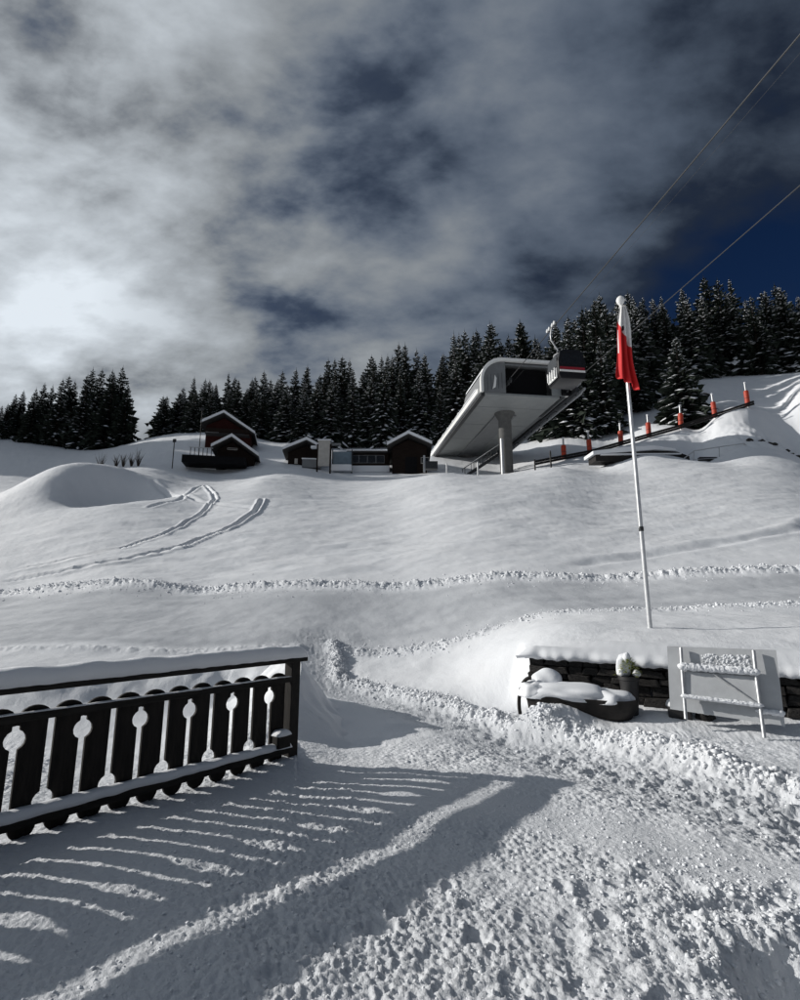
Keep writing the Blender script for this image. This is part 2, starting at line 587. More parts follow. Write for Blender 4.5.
def snow_mat(name, bump_fine=.004, bump_mid=.0):
    m, t, b = new_mat(name)
    g = nd(t, 'ShaderNodeNewGeometry')
    n = nd(t, 'ShaderNodeTexNoise', i_Scale=.6, i_Detail=4.0)
    lk(t, g.outputs['Position'], n.inputs['Vector'])
    mx = nd(t, 'ShaderNodeMix', data_type='RGBA')
    lk(t, n.outputs[0], mx.inputs[0])
    mx.inputs[6].default_value = (.71, .735, .77, 1)
    mx.inputs[7].default_value = (.79, .80, .82, 1)
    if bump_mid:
        # compacted snow is greyer; lane and terrace shade is put into the colour
        pk = nd(t, 'ShaderNodeAttribute', attribute_name='packed_shade')
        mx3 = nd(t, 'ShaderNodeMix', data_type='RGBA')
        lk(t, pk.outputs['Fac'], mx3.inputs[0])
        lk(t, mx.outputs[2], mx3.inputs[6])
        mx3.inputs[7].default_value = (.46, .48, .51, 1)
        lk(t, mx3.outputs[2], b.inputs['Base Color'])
    else:
        lk(t, mx.outputs[2], b.inputs['Base Color'])
    b.inputs['Roughness'].default_value = .62
    b.inputs['Specular IOR Level'].default_value = .25
    n2 = nd(t, 'ShaderNodeTexNoise', i_Scale=55.0, i_Detail=5.0, i_Roughness=.65)
    lk(t, g.outputs['Position'], n2.inputs['Vector'])
    bp = nd(t, 'ShaderNodeBump')
    bp.inputs['Strength'].default_value = 1.0
    bp.inputs['Distance'].default_value = bump_fine
    lk(t, n2.outputs[0], bp.inputs['Height'])
    if bump_mid:
        n3 = nd(t, 'ShaderNodeTexNoise', i_Scale=1.6, i_Detail=6.0, i_Roughness=.6)
        lk(t, g.outputs['Position'], n3.inputs['Vector'])
        bp2 = nd(t, 'ShaderNodeBump')
        bp2.inputs['Strength'].default_value = 1.0
        bp2.inputs['Distance'].default_value = bump_mid
        lk(t, n3.outputs[0], bp2.inputs['Height'])
        lk(t, bp.outputs[0], bp2.inputs['Normal'])
        lk(t, bp2.outputs[0], b.inputs['Normal'])
    else:
        lk(t, bp.outputs[0], b.inputs['Normal'])
    return m


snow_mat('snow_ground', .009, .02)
snow_mat('snow', .004)
mat('dark_wood', (.011, .009, .0075), .75, var=.5, scale=6, bump=.003, bscale=20, stretch=(6, 6, .8), spec=.25)
mat('rail_wood', (.018, .016, .014), .8, var=.4, scale=5, bump=.003, bscale=18, stretch=(1, 8, 8), spec=.2)
mat('stone', (.032, .030, .029), .85, var=.6, scale=9, bump=.012, bscale=14, spec=.2)
mat('black_wood', (.012, .010, .009), .6, var=.5, scale=7, bump=.003, spec=.3)
mat('pale_board', (.46, .475, .49), .6, var=.08, scale=5, bump=.001, bscale=30)
mat('galvanised', (.5, .51, .52), .45, metal=.6, var=.15, scale=20)
mat('white_paint', (.78, .78, .77), .45, var=.06, scale=12)
mat('pole_steel', (.62, .63, .64), .38, metal=.35, var=.12, scale=14)
mat('dark_pot', (.018, .017, .018), .6, var=.3, scale=12)
mat('shrub_leaf', (.24, .27, .035), .6, var=.4, scale=30)
mat('needles', (.028, .036, .028), .8, var=.45, scale=1.2, spec=.1)
mat('bark', (.04, .03, .024), .9, var=.4, scale=5)
mat('chalet_wood', (.016, .011, .009), .85, var=.4, scale=4, stretch=(.3, .3, 6), spec=.1)
mat('chalet_red', (.034, .010, .009), .85, var=.3, scale=4, stretch=(.3, .3, 6), spec=.1)
mat('roof_dark', (.03, .028, .027), .8, var=.3, scale=4)
mat('window_glass', (.012, .013, .015), .25, var=.1, scale=3, spec=.6)
mat('cream_panel', (.42, .40, .37), .7, var=.1, scale=3)
mat('grey_panel', (.17, .178, .185), .55, var=.08, scale=1.5)
mat('light_panel', (.24, .253, .255), .5, var=.06, scale=1.2)
mat('trim_white', (.82, .82, .80), .4, var=.04, scale=4)
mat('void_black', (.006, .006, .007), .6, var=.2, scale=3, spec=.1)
mat('concrete', (.10, .10, .098), .85, var=.15, scale=3, bump=.01)
mat('dark_steel', (.05, .052, .055), .45, metal=.6, var=.2, scale=6)
mat('rope_steel', (.03, .031, .033), .6, metal=.0, var=.15, scale=40)
mat('cabin_dark', (.010, .0095, .0105), .3, var=.2, scale=3)
mat('cabin_red', (.28, .02, .03), .35, var=.1, scale=3)
mat('pad_dark', (.14, .02, .012), .6)
mat('pad_orange', (.40, .042, .016), .6, var=.15, scale=6)
mat('blue_glass', (.16, .21, .25), .2, var=.1, scale=2)


def flag_mat():
    m, t, b = new_mat('flag_cloth')
    a = nd(t, 'ShaderNodeAttribute', attribute_name='cloth_uv')
    sep = nd(t, 'ShaderNodeSeparateXYZ')
    lk(t, a.outputs['Vector'], sep.inputs[0])
    n = nd(t, 'ShaderNodeTexNoise', i_Scale=5.0, i_Detail=2.0)
    lk(t, a.outputs['Vector'], n.inputs['Vector'])
    # the cloth: white half and red half, folded together where it hangs
    v = mth(t, 'ADD', sep.outputs[1], mth(t, 'MULTIPLY', sep.outputs[0], -.34))
    v = mth(t, 'ADD', v, mth(t, 'MULTIPLY', n.outputs[0], .06))
    red = mrange(t, v, .22, .227, 0, 1)
    e1 = mth(t, 'LESS_THAN', mth(t, 'ABSOLUTE', mth(t, 'SUBTRACT', sep.outputs[0], .06)), .035)
    e2 = mth(t, 'GREATER_THAN', sep.outputs[1], .3)
    e3 = mth(t, 'LESS_THAN', sep.outputs[1], .62)
    white2 = mth(t, 'MULTIPLY', e1, mth(t, 'MULTIPLY', e2, e3))
    red = mth(t, 'MULTIPLY', red, mth(t, 'SUBTRACT', 1.0, white2))
    # a small dark mark where the white and the red meet
    d1 = mth(t, 'LESS_THAN', mth(t, 'ABSOLUTE', mth(t, 'SUBTRACT', sep.outputs[0], .45)), .13)
    d2 = mth(t, 'LESS_THAN', mth(t, 'ABSOLUTE', mth(t, 'SUBTRACT', sep.outputs[1], .28)), .03)
    dk = mth(t, 'MULTIPLY', mth(t, 'MULTIPLY', d1, d2), mth(t, 'GREATER_THAN', n.outputs[0], .47))
    mx = nd(t, 'ShaderNodeMix', data_type='RGBA')
    lk(t, red, mx.inputs[0])
    mx.inputs[6].default_value = (.72, .71, .70, 1)
    mx.inputs[7].default_value = (.55, .012, .014, 1)
    mx2 = nd(t, 'ShaderNodeMix', data_type='RGBA')
    lk(t, dk, mx2.inputs[0])
    lk(t, mx.outputs[2], mx2.inputs[6])
    mx2.inputs[7].default_value = (.03, .02, .02, 1)
    lk(t, mx2.outputs[2], b.inputs['Base Color'])
    b.inputs['Roughness'].default_value = .75


flag_mat()

# ------------------------------------------------------------------ object helpers


def link(o, parent=None):
    col.objects.link(o)
    if parent is not None:
        o.parent = parent
    return o


def tag(o, label=None, cat=None, group=None, kind=None):
    if label:
        o['label'] = label
    if cat:
        o['category'] = cat
    if group:
        o['group'] = group
    if kind:
        o['kind'] = kind
    return o


def empty(name, loc=(0, 0, 0), rz=0.0):
    o = bpy.data.objects.new(name, None)
    o.empty_display_size = .2
    o.location = loc
    o.rotation_euler = (0, 0, rz)
    return link(o)


def mesh_np(name, verts, faces, m, smooth=True):
    me = bpy.data.meshes.new(name)
    verts = np.asarray(verts, dtype=np.float32)
    faces = np.asarray(faces, dtype=np.int32)
    me.vertices.add(len(verts))
    me.vertices.foreach_set('co', verts.ravel())
    k = faces.shape[1]
    me.loops.add(faces.size)
    me.loops.foreach_set('vertex_index', faces.ravel())
    me.polygons.add(len(faces))
    me.polygons.foreach_set('loop_start', np.arange(0, faces.size, k, dtype=np.int32))
    me.polygons.foreach_set('loop_total', np.full(len(faces), k, dtype=np.int32))
    me.polygons.foreach_set('use_smooth', np.full(len(faces), smooth, dtype=bool))
    me.update(calc_edges=True)
    me.validate()
    if m:
        me.materials.append(MATS[m])
    return me


class MB:
    """collects simple shapes, then links them as one mesh object"""

    def __init__(self):
        self.bm = bmesh.new()

    def box(self, c, s, rot=None, bevel=0.0):
        M = Matrix.Translation(Vector(c))
        if rot is not None:
            M = M @ rot.to_4x4()
        M = M @ Matrix.Diagonal((*s, 1))
        r = bmesh.ops.create_cube(self.bm, size=1.0, matrix=M)
        if bevel:
            es = list({e for v in r['verts'] for e in v.link_edges})
            bmesh.ops.bevel(self.bm, geom=es, offset=bevel, segments=2, affect='EDGES', profile=.6)
        return self

    def bar(self, a, b, w, h=None, up=(0, 0, 1), bevel=0.0):
        a, b = Vector(a), Vector(b)
        x = (b - a).normalized()
        u = Vector(up)
        y = u.cross(x)
        if y.length < 1e-4:
            y = Vector((1, 0, 0)).cross(x)
        y.normalize()
        z = x.cross(y)
        rot = Matrix((x, y, z)).transposed()
        return self.box((a + b) / 2, ((b - a).length, w, h or w), rot, bevel)

    def tube(self, pts, r, seg=8, cap=True):
        pts = [Vector(p) for p in pts]
        rs = r if isinstance(r, (list, tuple)) else [r] * len(pts)
        rings = []
        ref = None
        for i, p in enumerate(pts):
            t = (pts[min(i + 1, len(pts) - 1)] - pts[max(i - 1, 0)]).normalized()
            if ref is None:
                ref = Vector((0, 0, 1)) if abs(t.z) < .9 else Vector((1, 0, 0))
            n = (ref - t * ref.dot(t)).normalized()
            ref = n
            b = t.cross(n)
            rings.append([self.bm.verts.new(p + (n * math.cos(2 * math.pi * k / seg) + b * math.sin(2 * math.pi * k / seg)) * rs[i]) for k in range(seg)])
        for i in range(len(rings) - 1):
            for k in range(seg):
                self.bm.faces.new((rings[i][k], rings[i][(k + 1) % seg], rings[i + 1][(k + 1) % seg], rings[i + 1][k]))
        if cap:
            self.bm.faces.new(rings[0][::-1])
            self.bm.faces.new(rings[-1])
        return self

    def lathe(self, prof, seg=16, c=(0, 0, 0)):
        c = Vector(c)
        rings = []
        for r, z in prof:
            rings.append([self.bm.verts.new(c + Vector((r * math.cos(2 * math.pi * k / seg), r * math.sin(2 * math.pi * k / seg), z))) for k in range(seg)])
        for i in range(len(rings) - 1):
            for k in range(seg):
                self.bm.faces.new((rings[i][k], rings[i][(k + 1) % seg], rings[i + 1][(k + 1) % seg], rings[i + 1][k]))
        self.bm.faces.new(rings[0][::-1])
        self.bm.faces.new(rings[-1])
        return self

    def prism(self, poly, ax_u, ax_v, ext, o=(0, 0, 0)):
        """extrude a 2D outline (u, v) along ext"""
        o, u, v, e = Vector(o), Vector(ax_u), Vector(ax_v), Vector(ext)
        a = [self.bm.verts.new(o + u * p[0] + v * p[1]) for p in poly]
        b = [self.bm.verts.new(o + u * p[0] + v * p[1] + e) for p in poly]
        self.bm.faces.new(a)
        self.bm.faces.new(b[::-1])
        n = len(poly)
        for i in range(n):
            self.bm.faces.new((a[i], b[i], b[(i + 1) % n], a[(i + 1) % n]))
        return self

    def blob(self, c, s, sub=3, amp=.15, f=3.0, seed=0.0, flat=None, rot=None):
        r = bmesh.ops.create_icosphere(self.bm, subdivisions=sub, radius=1.0)
        for v in r['verts']:
            p = v.co.copy()
            k = 1 + amp * mnoise.noise(p * f * .5 + Vector((seed, seed * 1.7, 0))) * 2
            q = Vector((p.x * s[0], p.y * s[1], p.z * s[2])) * k
            if flat is not None and q.z < flat:
                q.z = flat
            if rot is not None:
                q = rot @ q
            v.co = q + Vector(c)
        return self

    def build(self, name, m, parent=None, smooth=None):
        bmesh.ops.recalc_face_normals(self.bm, faces=self.bm.faces)
        me = bpy.data.meshes.new(name)
        self.bm.to_mesh(me)
        self.bm.free()
        me.materials.append(MATS[m])
        if smooth is not None:
            me.polygons.foreach_set('use_smooth', [True] * len(me.polygons))
            if smooth > 0:
                me.set_sharp_from_angle(angle=R(smooth))
        o = bpy.data.objects.new(name, me)
        return link(o, parent)


# ================================================================== SETTING
def build_ground():
    # a fan-shaped grid, fine near the terrace and coarser with distance
    ang = np.concatenate([np.linspace(-180, -60, 40, endpoint=False), np.linspace(-60, -41, 60, endpoint=False),
                          np.linspace(-41, 41, 1000), np.linspace(41, 60, 61)[1:], np.linspace(60, 180, 41)[1:-1]])
    r1 = np.linspace(.3, 5.6, 20, endpoint=False)
    r2 = np.linspace(5.6, 10.5, 500, endpoint=False)
    r3 = 10.5 * (30.0 / 10.5) ** (np.arange(230) / 230)
    r4 = 30.0 * (64.0 / 30.0) ** (np.arange(160) / 160)
    r5 = 64.0 * (150.0 / 64.0) ** (np.arange(40) / 40)
    r6 = np.array([150, 200, 300, 500, 900, 1600, 2600.0])
    r = np.concatenate([r1, r2, r3, r4, r5, r6])
    A, Rr = np.meshgrid(np.radians(ang), r)
    X = Rr * np.sin(A)
    Y = Rr * np.cos(A) - 4.0
    Zv = macro(X, Y)
    sel = (Y > -2) & (Rr < 160)
    Zm = np.zeros(X.shape)
    Zm[sel] = micro(X[sel], Y[sel])
    Zv = Zv + Zm
    nr, na = X.shape
    verts = np.stack([X, Y, Zv], -1).reshape(-1, 3)
    i = np.arange(nr - 1)[:, None] * na
    j = np.arange(na)[None, :]
    jn = (j + 1) % na
    f = np.stack([i + j, i + jn, i + na + jn, i + na + j], -1).reshape(-1, 4)[:, ::-1]
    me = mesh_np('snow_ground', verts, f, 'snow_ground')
    at_ = me.attributes.new('packed_shade', 'FLOAT', 'POINT')
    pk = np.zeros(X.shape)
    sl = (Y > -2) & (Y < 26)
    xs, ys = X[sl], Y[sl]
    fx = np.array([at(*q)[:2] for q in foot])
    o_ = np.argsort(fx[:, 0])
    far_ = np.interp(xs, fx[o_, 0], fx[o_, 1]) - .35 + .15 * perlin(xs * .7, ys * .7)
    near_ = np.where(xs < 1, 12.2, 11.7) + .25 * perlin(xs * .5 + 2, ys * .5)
    lane = sst(ys, near_ - .2, near_ + .5) * (1 - sst(ys, far_ - .5, far_)) * (.75 + .25 * perlin(xs * .2, ys * 1.6))  # lane greyed in bands for driven snow and for shade
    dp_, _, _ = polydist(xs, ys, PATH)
    ter = .42 * (1 - sst(ys, 4.6, 6.2)) * (.8 + .3 * perlin(xs * .9, ys * .9))  # terrace darkened throughout to stand for small shadows in the crust
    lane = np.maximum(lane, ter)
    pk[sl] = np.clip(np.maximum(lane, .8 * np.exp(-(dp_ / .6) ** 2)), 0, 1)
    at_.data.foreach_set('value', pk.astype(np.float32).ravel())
    o = link(bpy.data.objects.new('snow_ground', me))
    tag(o, kind='structure')
    # cap the small hole under the camera
    return o


build_ground()


def gz(x, y):
    """ground height with its fine relief"""
    X, Y = np.array([float(x)]), np.array([float(y)])
    return float((macro(X, Y) + micro(X, Y))[0])


# ------------------------------------------------------------------ loose clods of snow
def build_clods():
    bm = bmesh.new()
    bmesh.ops.create_icosphere(bm, subdivisions=1, radius=1.0)
    base = np.array([v.co[:] for v in bm.verts])
    tri = np.array([[v.index for v in f.verts] for f in bm.faces])
    bm.free()
    pts = []

    def along(pts_, n, spread, smin, smax, bias=0.0):
        P = np.array([p[:2] for p in pts_])
        L = np.hypot(*np.diff(P, axis=0).T)
        cum = np.concatenate([[0], np.cumsum(L)])
        t = rng.uniform(0, cum[-1], n)
        x, y = np.interp(t, cum, P[:, 0]), np.interp(t, cum, P[:, 1])
        k = np.clip(np.searchsorted(cum, t) - 1, 0, len(L) - 1)
        d = np.diff(P, axis=0)[k] / L[k][:, None]
        o = rng.normal(bias, spread, n)
        x, y = x - d[:, 1] * o, y + d[:, 0] * o
        s = smin * (smax / smin) ** (rng.uniform(0, 1, n) ** 2.6)
        pts.append(np.stack([x, y, s], 1))
    along(BERM, 6500, .075, .007, .036)
    along(BERM, 1400, .20, .005, .02)
    along(PATH, 2200, .32, .005, .018)
    along(RIDGES[0][0], 3400, .20, .014, .055)
    along(RIDGES[0][0], 1500, .55, .012, .035, -.15)
    along(RIDGES[2][0], 1000, .15, .012, .040)
    along(RIDGES[2][0], 700, .45, .010, .025)
    n = 1200
    x, y = rng.normal(1.65, .38, n), rng.normal(2.95, .30, n)
    pts.append(np.stack([x, y,   .005 * (4 ** (rng.uniform(0, 1, n) ** 2.4))], 1))
    n = 3000
    x, y = rng.uniform(-1.6, 2.2, n), rng.uniform(2.0, 4.4, n)
    pts.append(np.stack([x, y, .004 * (3.2 ** (rng.uniform(0, 1, n) ** 2.5))], 1))
    P = np.concatenate(pts)
    P = P[(P[:, 1] > 1.2)]
    # not inside the wall
    s, d = wall_coords(P[:, 0], P[:, 1])
    P = P[~((s > -.2) & (np.abs(d) < .5))]
    n = len(P)
    zc = macro(P[:, 0], P[:, 1]) + micro(P[:, 0], P[:, 1])
    nb = len(base)
    jit = rng.uniform(.5, 1.4, (n, nb, 1))
    sc = P[:, 2][:, None, None] * rng.uniform(.7, 1.25, (n, 1, 3)) * np.array([1, 1, .75])
    a = rng.uniform(0, 2 * np.pi, n)
    ca, sa = np.cos(a)[:, None], np.sin(a)[:, None]
    v = base[None] * jit * sc
    vx = v[:, :, 0] * ca - v[:, :, 1] * sa + P[:, 0][:, None]
    vy = v[:, :, 0] * sa + v[:, :, 1] * ca + P[:, 1][:, None]
    vz = v[:, :, 2] + (zc + P[:, 2] * .10)[:, None]
    V = np.stack([vx, vy, vz], -1).reshape(-1, 3)
    F = (tri[None] + (np.arange(n) * nb)[:, None, None]).reshape(-1, 3)
    me = mesh_np('snow_clods', V, F, 'snow', smooth=True)
    o = link(bpy.data.objects.new('snow_clods', me))
    tag(o, 'loose white snow clods scattered along path, bank and plough ridges', 'snow clods', kind='stuff')


build_clods()

# ================================================================== FENCE
FP = on_z(289, 765, 0.0)                             # foot of the end post
fdir = Vector((-.621, -.784, 0)).normalized()        # from the end post toward the camera side
fnor = Vector((-fdir.y, fdir.x, 0))                  # (.784,-.621): the side facing the terrace
if fnor.x < 0:
    fnor = -fnor


def snow_slab(name, parent, x0, x1, w, h, z0, seed=0.0, n=160, crest=0.0, rag=.012, m='snow', endround=.08):
    """a long rounded cap of snow lying along local x, centred on local y=0"""
    nx, ny = n, 11
    V, F = [], []
    for i in range(nx + 1):
        x = x0 + (x1 - x0) * i / nx
        e = min(x - x0, x1 - x)
        er = 1 - max(0, 1 - e / endround) ** 2 if endround else 1
        er = max(er, .02) ** .5
        hh = h * (1 + .14 * mnoise.noise(Vector((x * 1.3, seed, 0))) + .10 * mnoise.noise(Vector((x * 5, seed, 3)))) * er
        ww = w * .5 * (1 + rag / w * 2 * mnoise.noise(Vector((x * 5, seed, 7))))
        # half profile from the front foot over the top to the back foot
        for k in range(ny):
            a = math.pi * k / (ny - 1)
            y = -math.cos(a)
            z = math.sin(a)
            y = math.copysign(abs(y) ** .62, y)
            z = z ** .55 if z > 0 else 0
            V.append((x, y * ww, z0 + hh * z * (1 + crest * y) + .007 * mnoise.noise(Vector((x * 12, y * 2.5, seed)))))
    for i in range(nx):
        for k in range(ny - 1):
            a = i * ny + k
            F.append((a, a + 1, a + ny + 1, a + ny))
        F.append((i * ny, i * ny + ny, i * ny + ny + ny - 1, i * ny + ny - 1))
    me = mesh_np(name, V, F, m)
    bm = bmesh.new()
    bm.from_mesh(me)
    for s in (0, nx):
        ring = [v for v in bm.verts if abs(v.co.x - (x0 if s == 0 else x1)) < 1e-5]
        ring.sort(key=lambda v: v.index)
        try:
            bm.faces.new(ring)
        except ValueError:
            pass
    bmesh.ops.recalc_face_normals(bm, faces=bm.faces)
    bm.to_mesh(me)
    bm.free()
    return link(bpy.data.objects.new(name, me), parent)


def build_fence():
    ang = math.atan2(fdir.y, fdir.x)
    t = empty('wooden_fence', (FP.x, FP.y, .015), ang)
    tag(t, 'dark wooden terrace fence with scalloped boards, round cut-outs and snow-topped handrail', 'fence')
    # local x runs from the end post toward the camera; local +y is the terrace side or not
    side = 1 if (Matrix.Rotation(-ang, 3, 'Z') @ fnor).y > 0 else -1
    L = 7.2
    for x in (0.0, L):
        p = MB().box((x, 0, .44), (.11, .11, 1.04), bevel=.006)
        p.build('post', 'dark_wood', t)
    MB().box((L / 2 - .03, 0, .975), (L + .20, .16, .042), bevel=.006).build('handrail', 'rail_wood', t)
    snow_slab('rail_snow', t, -.13, L + .05, .168, .118, .994, 3.1, n=260)
    MB().box((L / 2, side * .045, .795), (L - .112, .045, .05), bevel=.004).build('upper_rail', 'rail_wood', t)
    MB().box((L / 2, side * .052, .155), (L - .112, .075, .062), bevel=.004).build('lower_rail', 'rail_wood', t)
    ls = snow_slab('rail_snow', t, .06, L - .06, .098, .055, .180, 8.4, n=300, rag=.02, endround=.03)
    ls.location.y = side * .056
    us = snow_slab('rail_snow', t, .06, L - .06, .03, .009, .8195, 5.4, n=200, rag=.008, endround=.03)
    us.location.y = side * .05
    # boards: slot between neighbours, round hole alternately high and low
    w, sl, rr = .205, .023, .064
    zb, zt = .115, .80

    def edge(kind):
        """points (inset, z) up one edge"""
        pts = [(sl, zb)]
        cz = .655 if kind else .245
        for k in range(9):
            a = -math.pi / 2 + math.pi * k / 8
            i, z = rr * math.cos(a), cz + rr * math.sin(a)
            pts.append((max(sl, i), z))
        if kind:
            pts += [(sl, .742), (.001, .745)]
        else:
            pts += [(sl, .765), (.001, .768)]
        pts.append((.001, zt))
        return pts

    def outline(kl, kr):
        le, re = edge(kl), edge(kr)
        poly = [(i, z) for i, z in le]
        n = 9
        for k in range(1, n):
            a = math.pi - math.pi * k / n
            poly.append((w / 2 + (w / 2 - .012) * math.cos(a), zt + .062 * math.sin(a)))
        poly += [(w - i, z) for i, z in re[::-1]]
        for k in range(1, n):
            a = -math.pi * k / n
            poly.append((w / 2 + (w / 2 - .024) * math.cos(a), zb + .085 * math.sin(a)))
        out = []
        for p in poly:
            if not out or (abs(p[0] - out[-1][0]) + abs(p[1] - out[-1][1])) > 1e-4:
                out.append(p)
        return out
    protos = []
    for kl, kr in ((0, 1), (1, 0)):
        o = MB().prism(outline(kl, kr), (1, 0, 0), (0, 0, 1), (0, .024, 0)).build('board', 'dark_wood', t)
        protos.append(o)
    n = int((L - .11) / w)
    x0 = .075
    for i in range(n):
        if i < 2:
            o = protos[i]
        else:
            o = protos[i % 2].copy()
            link(o, t)
        o.location = (x0 + i * w, -.012, random.uniform(-.004, .004))
    # snow-topped block resting in the corner by the post
    MB().box((.17, side * .075, .245), (.15, .10, .11), bevel=.008).build('corner_block', 'dark_wood', t)
    c = snow_slab('corner_snow', t, .09, .25, .11, .05, .299, 2.2, n=24, endround=.05)
    c.location.y = side * .075
    return t


build_fence()


# ================================================================== RETAINING WALL
def build_wall():
    ang = math.atan2(wd.y, wd.x)
    t = empty('retaining_wall', (WL.x, WL.y, 0), ang)      # local x along the wall, local y behind it
    tag(t, 'low dark dry-stone retaining wall under a thick snow cap beside the flagpole', 'wall')
    L = 7.5

    def top(x):
        return .80 + (.70 - .80) * min(x, 3.13) / 3.13
    V = MB()
    V.box((L / 2 + .06, .24, .28), (L - .14, .18, .9))
    V.build('wall_core', 'black_wood', t)
    protos = []
    for k in range(7):
        b = MB()
        b.box((0, 0, 0), (1, 1, 1), bevel=.09)
        for v in b.bm.verts:
            v.co += Vector((mnoise.noise(v.co * 1.6 + Vector((k * 5, 0, 0))), mnoise.noise(v.co * 1.6 + Vector((0, k * 5, 2))), mnoise.noise(v.co * 1.6 + Vector((3, 0, k * 5))))) * .16
        protos.append(b)
    meshes = []
    for b in protos:
        bmesh.ops.recalc_face_normals(b.bm, faces=b.bm.faces)
        me = bpy.data.meshes.new('stone')
        b.bm.to_mesh(me)
        b.bm.free()
        me.materials.append(MATS['stone'])
        meshes.append(me)
    z = .02
    while z < .80:
        h = random.uniform(.085, .14)
        x = random.uniform(-.02, .02)
        while x < L:
            w = random.uniform(.14, .36)
            if z + h < top(x) + .06:
                o = bpy.data.objects.new('stone', random.choice(meshes))
                o.location = (x + w / 2, .10 + random.uniform(-.03, .03), z + h / 2)
                o.scale = (w * .96, random.uniform(.16, .22), h * .95)
                o.rotation_euler = (random.uniform(-.05, .05), random.uniform(-.05, .05), random.uniform(-.06, .06))
                link(o, t)
            x += w
        z += h
    # snow cap: rounded lip over the stones, running back into the terrace
    nx, prof = 300, []
    V, F = [], []
    py = [.16, .03, -.05, -.085, -.08, -.045, .03, .16, .34, .55, .9]
    for i in range(nx + 1):
        x = -.14 + (L + .14) * i / nx
        rg = .035 * mnoise.noise(Vector((x * 3, 1, 0))) + .025 * mnoise.noise(Vector((x * 9, 2, 0)))
        sag = .03 * mnoise.noise(Vector((x * 2.2, 9, 0))) + .022 * mnoise.noise(Vector((x * 11, 4, 0)))
        e = min(1, max(.0, (x + .14) / .22)) ** .5
        for k, y in enumerate(py):
            p = WL + wd * x + wn_ * max(y, .26)
            back = ground_z(p.x, p.y)
            tz = top(x)
            th = .135 * e
            zz = [tz + .0, tz - .01 + sag * .5, tz - .005 + sag, tz + .03 + sag * .6, tz + .07 * e, tz + .105 * e, tz + th, tz + .155 * e, None, None, None][k]
            if zz is None:
                q = WL + wd * x + wn_ * y
                g = ground_z(q.x, q.y)
                zz = g + {8: .035, 9: .02, 10: -.03}[k]
                if k == 8:
                    zz = max(zz, tz + .14 * e)
            V.append((x, y + (rg if 1 <= k <= 6 else 0), zz + .006 * mnoise.noise(Vector((x * 12, y * 12, 5)))))
    m = len(py)
    for i in range(nx):
        for k in range(m - 1):
            a = i * m + k
            F.append((a, a + m, a + m + 1, a + 1))
    me = mesh_np('snow_cap', V, F, 'snow')
    bm = bmesh.new()
    bm.from_mesh(me)
    bmesh.ops.recalc_face_normals(bm, faces=bm.faces)
    bm.to_mesh(me)
    bm.free()
    link(bpy.data.objects.new('snow_cap', me), t)


build_wall()


# ================================================================== FLAGPOLE AND FLAG
def build_flagpole():
    b = at(650, 627, 8.6)
    z0 = ground_z(b.x, b.y)
    H = at(622, 300, 8.6).z - z0
    t = empty('flagpole', (b.x, b.y, z0))
    tag(t, 'tall pale metal flagpole with a round finial standing on the snowy wall terrace', 'flagpole')
    MB().tube([(0, 0, -.15), (0, 0, .5), (0, 0, H * .6), (0, 0, H - .1)], [.036, .036, .030, .022], 16).build('shaft', 'pole_steel', t, 40)
    MB().lathe([(.02, -.1), (.03, -.09), (.03, -.06), (.022, -.05), (.045, -.02), (.068, .02), (.075, .06), (.06, .10), (.035, .125), (.006, .135)], 16, (0, 0, H - .06)).build('finial', 'white_paint', t, 60)
    MB().lathe([(.036, 1.55), (.040, 1.56), (.040, 1.62), (.036, 1.63)], 12).build('cleat_collar', 'dark_steel', t, 40)
    MB().tube([(-.047, -.02, 1.6), (-.05, -.03, 3.5), (-.045, -.03, H - .2)], .004, 5).build('halyard', 'white_paint', t)
    # limp flag hanging down the shaft
    f = empty('flag', (b.x, b.y, z0))
    tag(f, 'limp red and white flag hanging in folds from the top of the pole', 'flag')
    ztop, hh = H - .15, 1.64
    nu, nv = 60, 70
    V, UV, F = [], [], []
    for j in range(nv + 1):
        v = j / nv
        wdt = .045 + .13 * v ** .8 + .02 * math.sin(v * 7)
        for i in range(nu + 1):
            u = i / nu
            fold = math.sin(u * 17 + 1.2 * math.sin(v * 3)) * (.020 + .028 * v)
            cx = (u - .62) * wdt * 2.0 + .018 * math.sin(v * 5 + 1)
            cy = -.055 - .03 * v + fold
            drop = hh * v - (1 - u) * .28 * v * v + .02 * math.sin(u * 9) * v
            V.append((cx, cy, ztop - drop))
            UV.append((u, v, 0))
    for j in range(nv):
        for i in range(nu):
            a = j * (nu + 1) + i
            F.append((a, a + 1, a + nu + 2, a + nu + 1))
    me = mesh_np('cloth', V, F, 'flag_cloth')
    at_ = me.attributes.new('cloth_uv', 'FLOAT_VECTOR', 'POINT')
    at_.data.foreach_set('vector', np.array(UV, dtype=np.float32).ravel())
    o = link(bpy.data.objects.new('cloth', me), f)
    sm = o.modifiers.new('thick', 'SOLIDIFY')
    sm.thickness = .004
    MB().lathe([(.03, 0), (.036, .004), (.036, .02), (.03, .024)], 10, (0, 0, ztop - .02)).build('toggle', 'white_paint', f)


build_flagpole()


# ================================================================== YARD THINGS BY THE WALL
def wp(s, d, z=None):
    p = WL + wd * s + wn_ * d
    return Vector((p.x, p.y, ground_z(p.x, p.y) if z is None else z))


WANG = math.atan2(wd.y, wd.x)


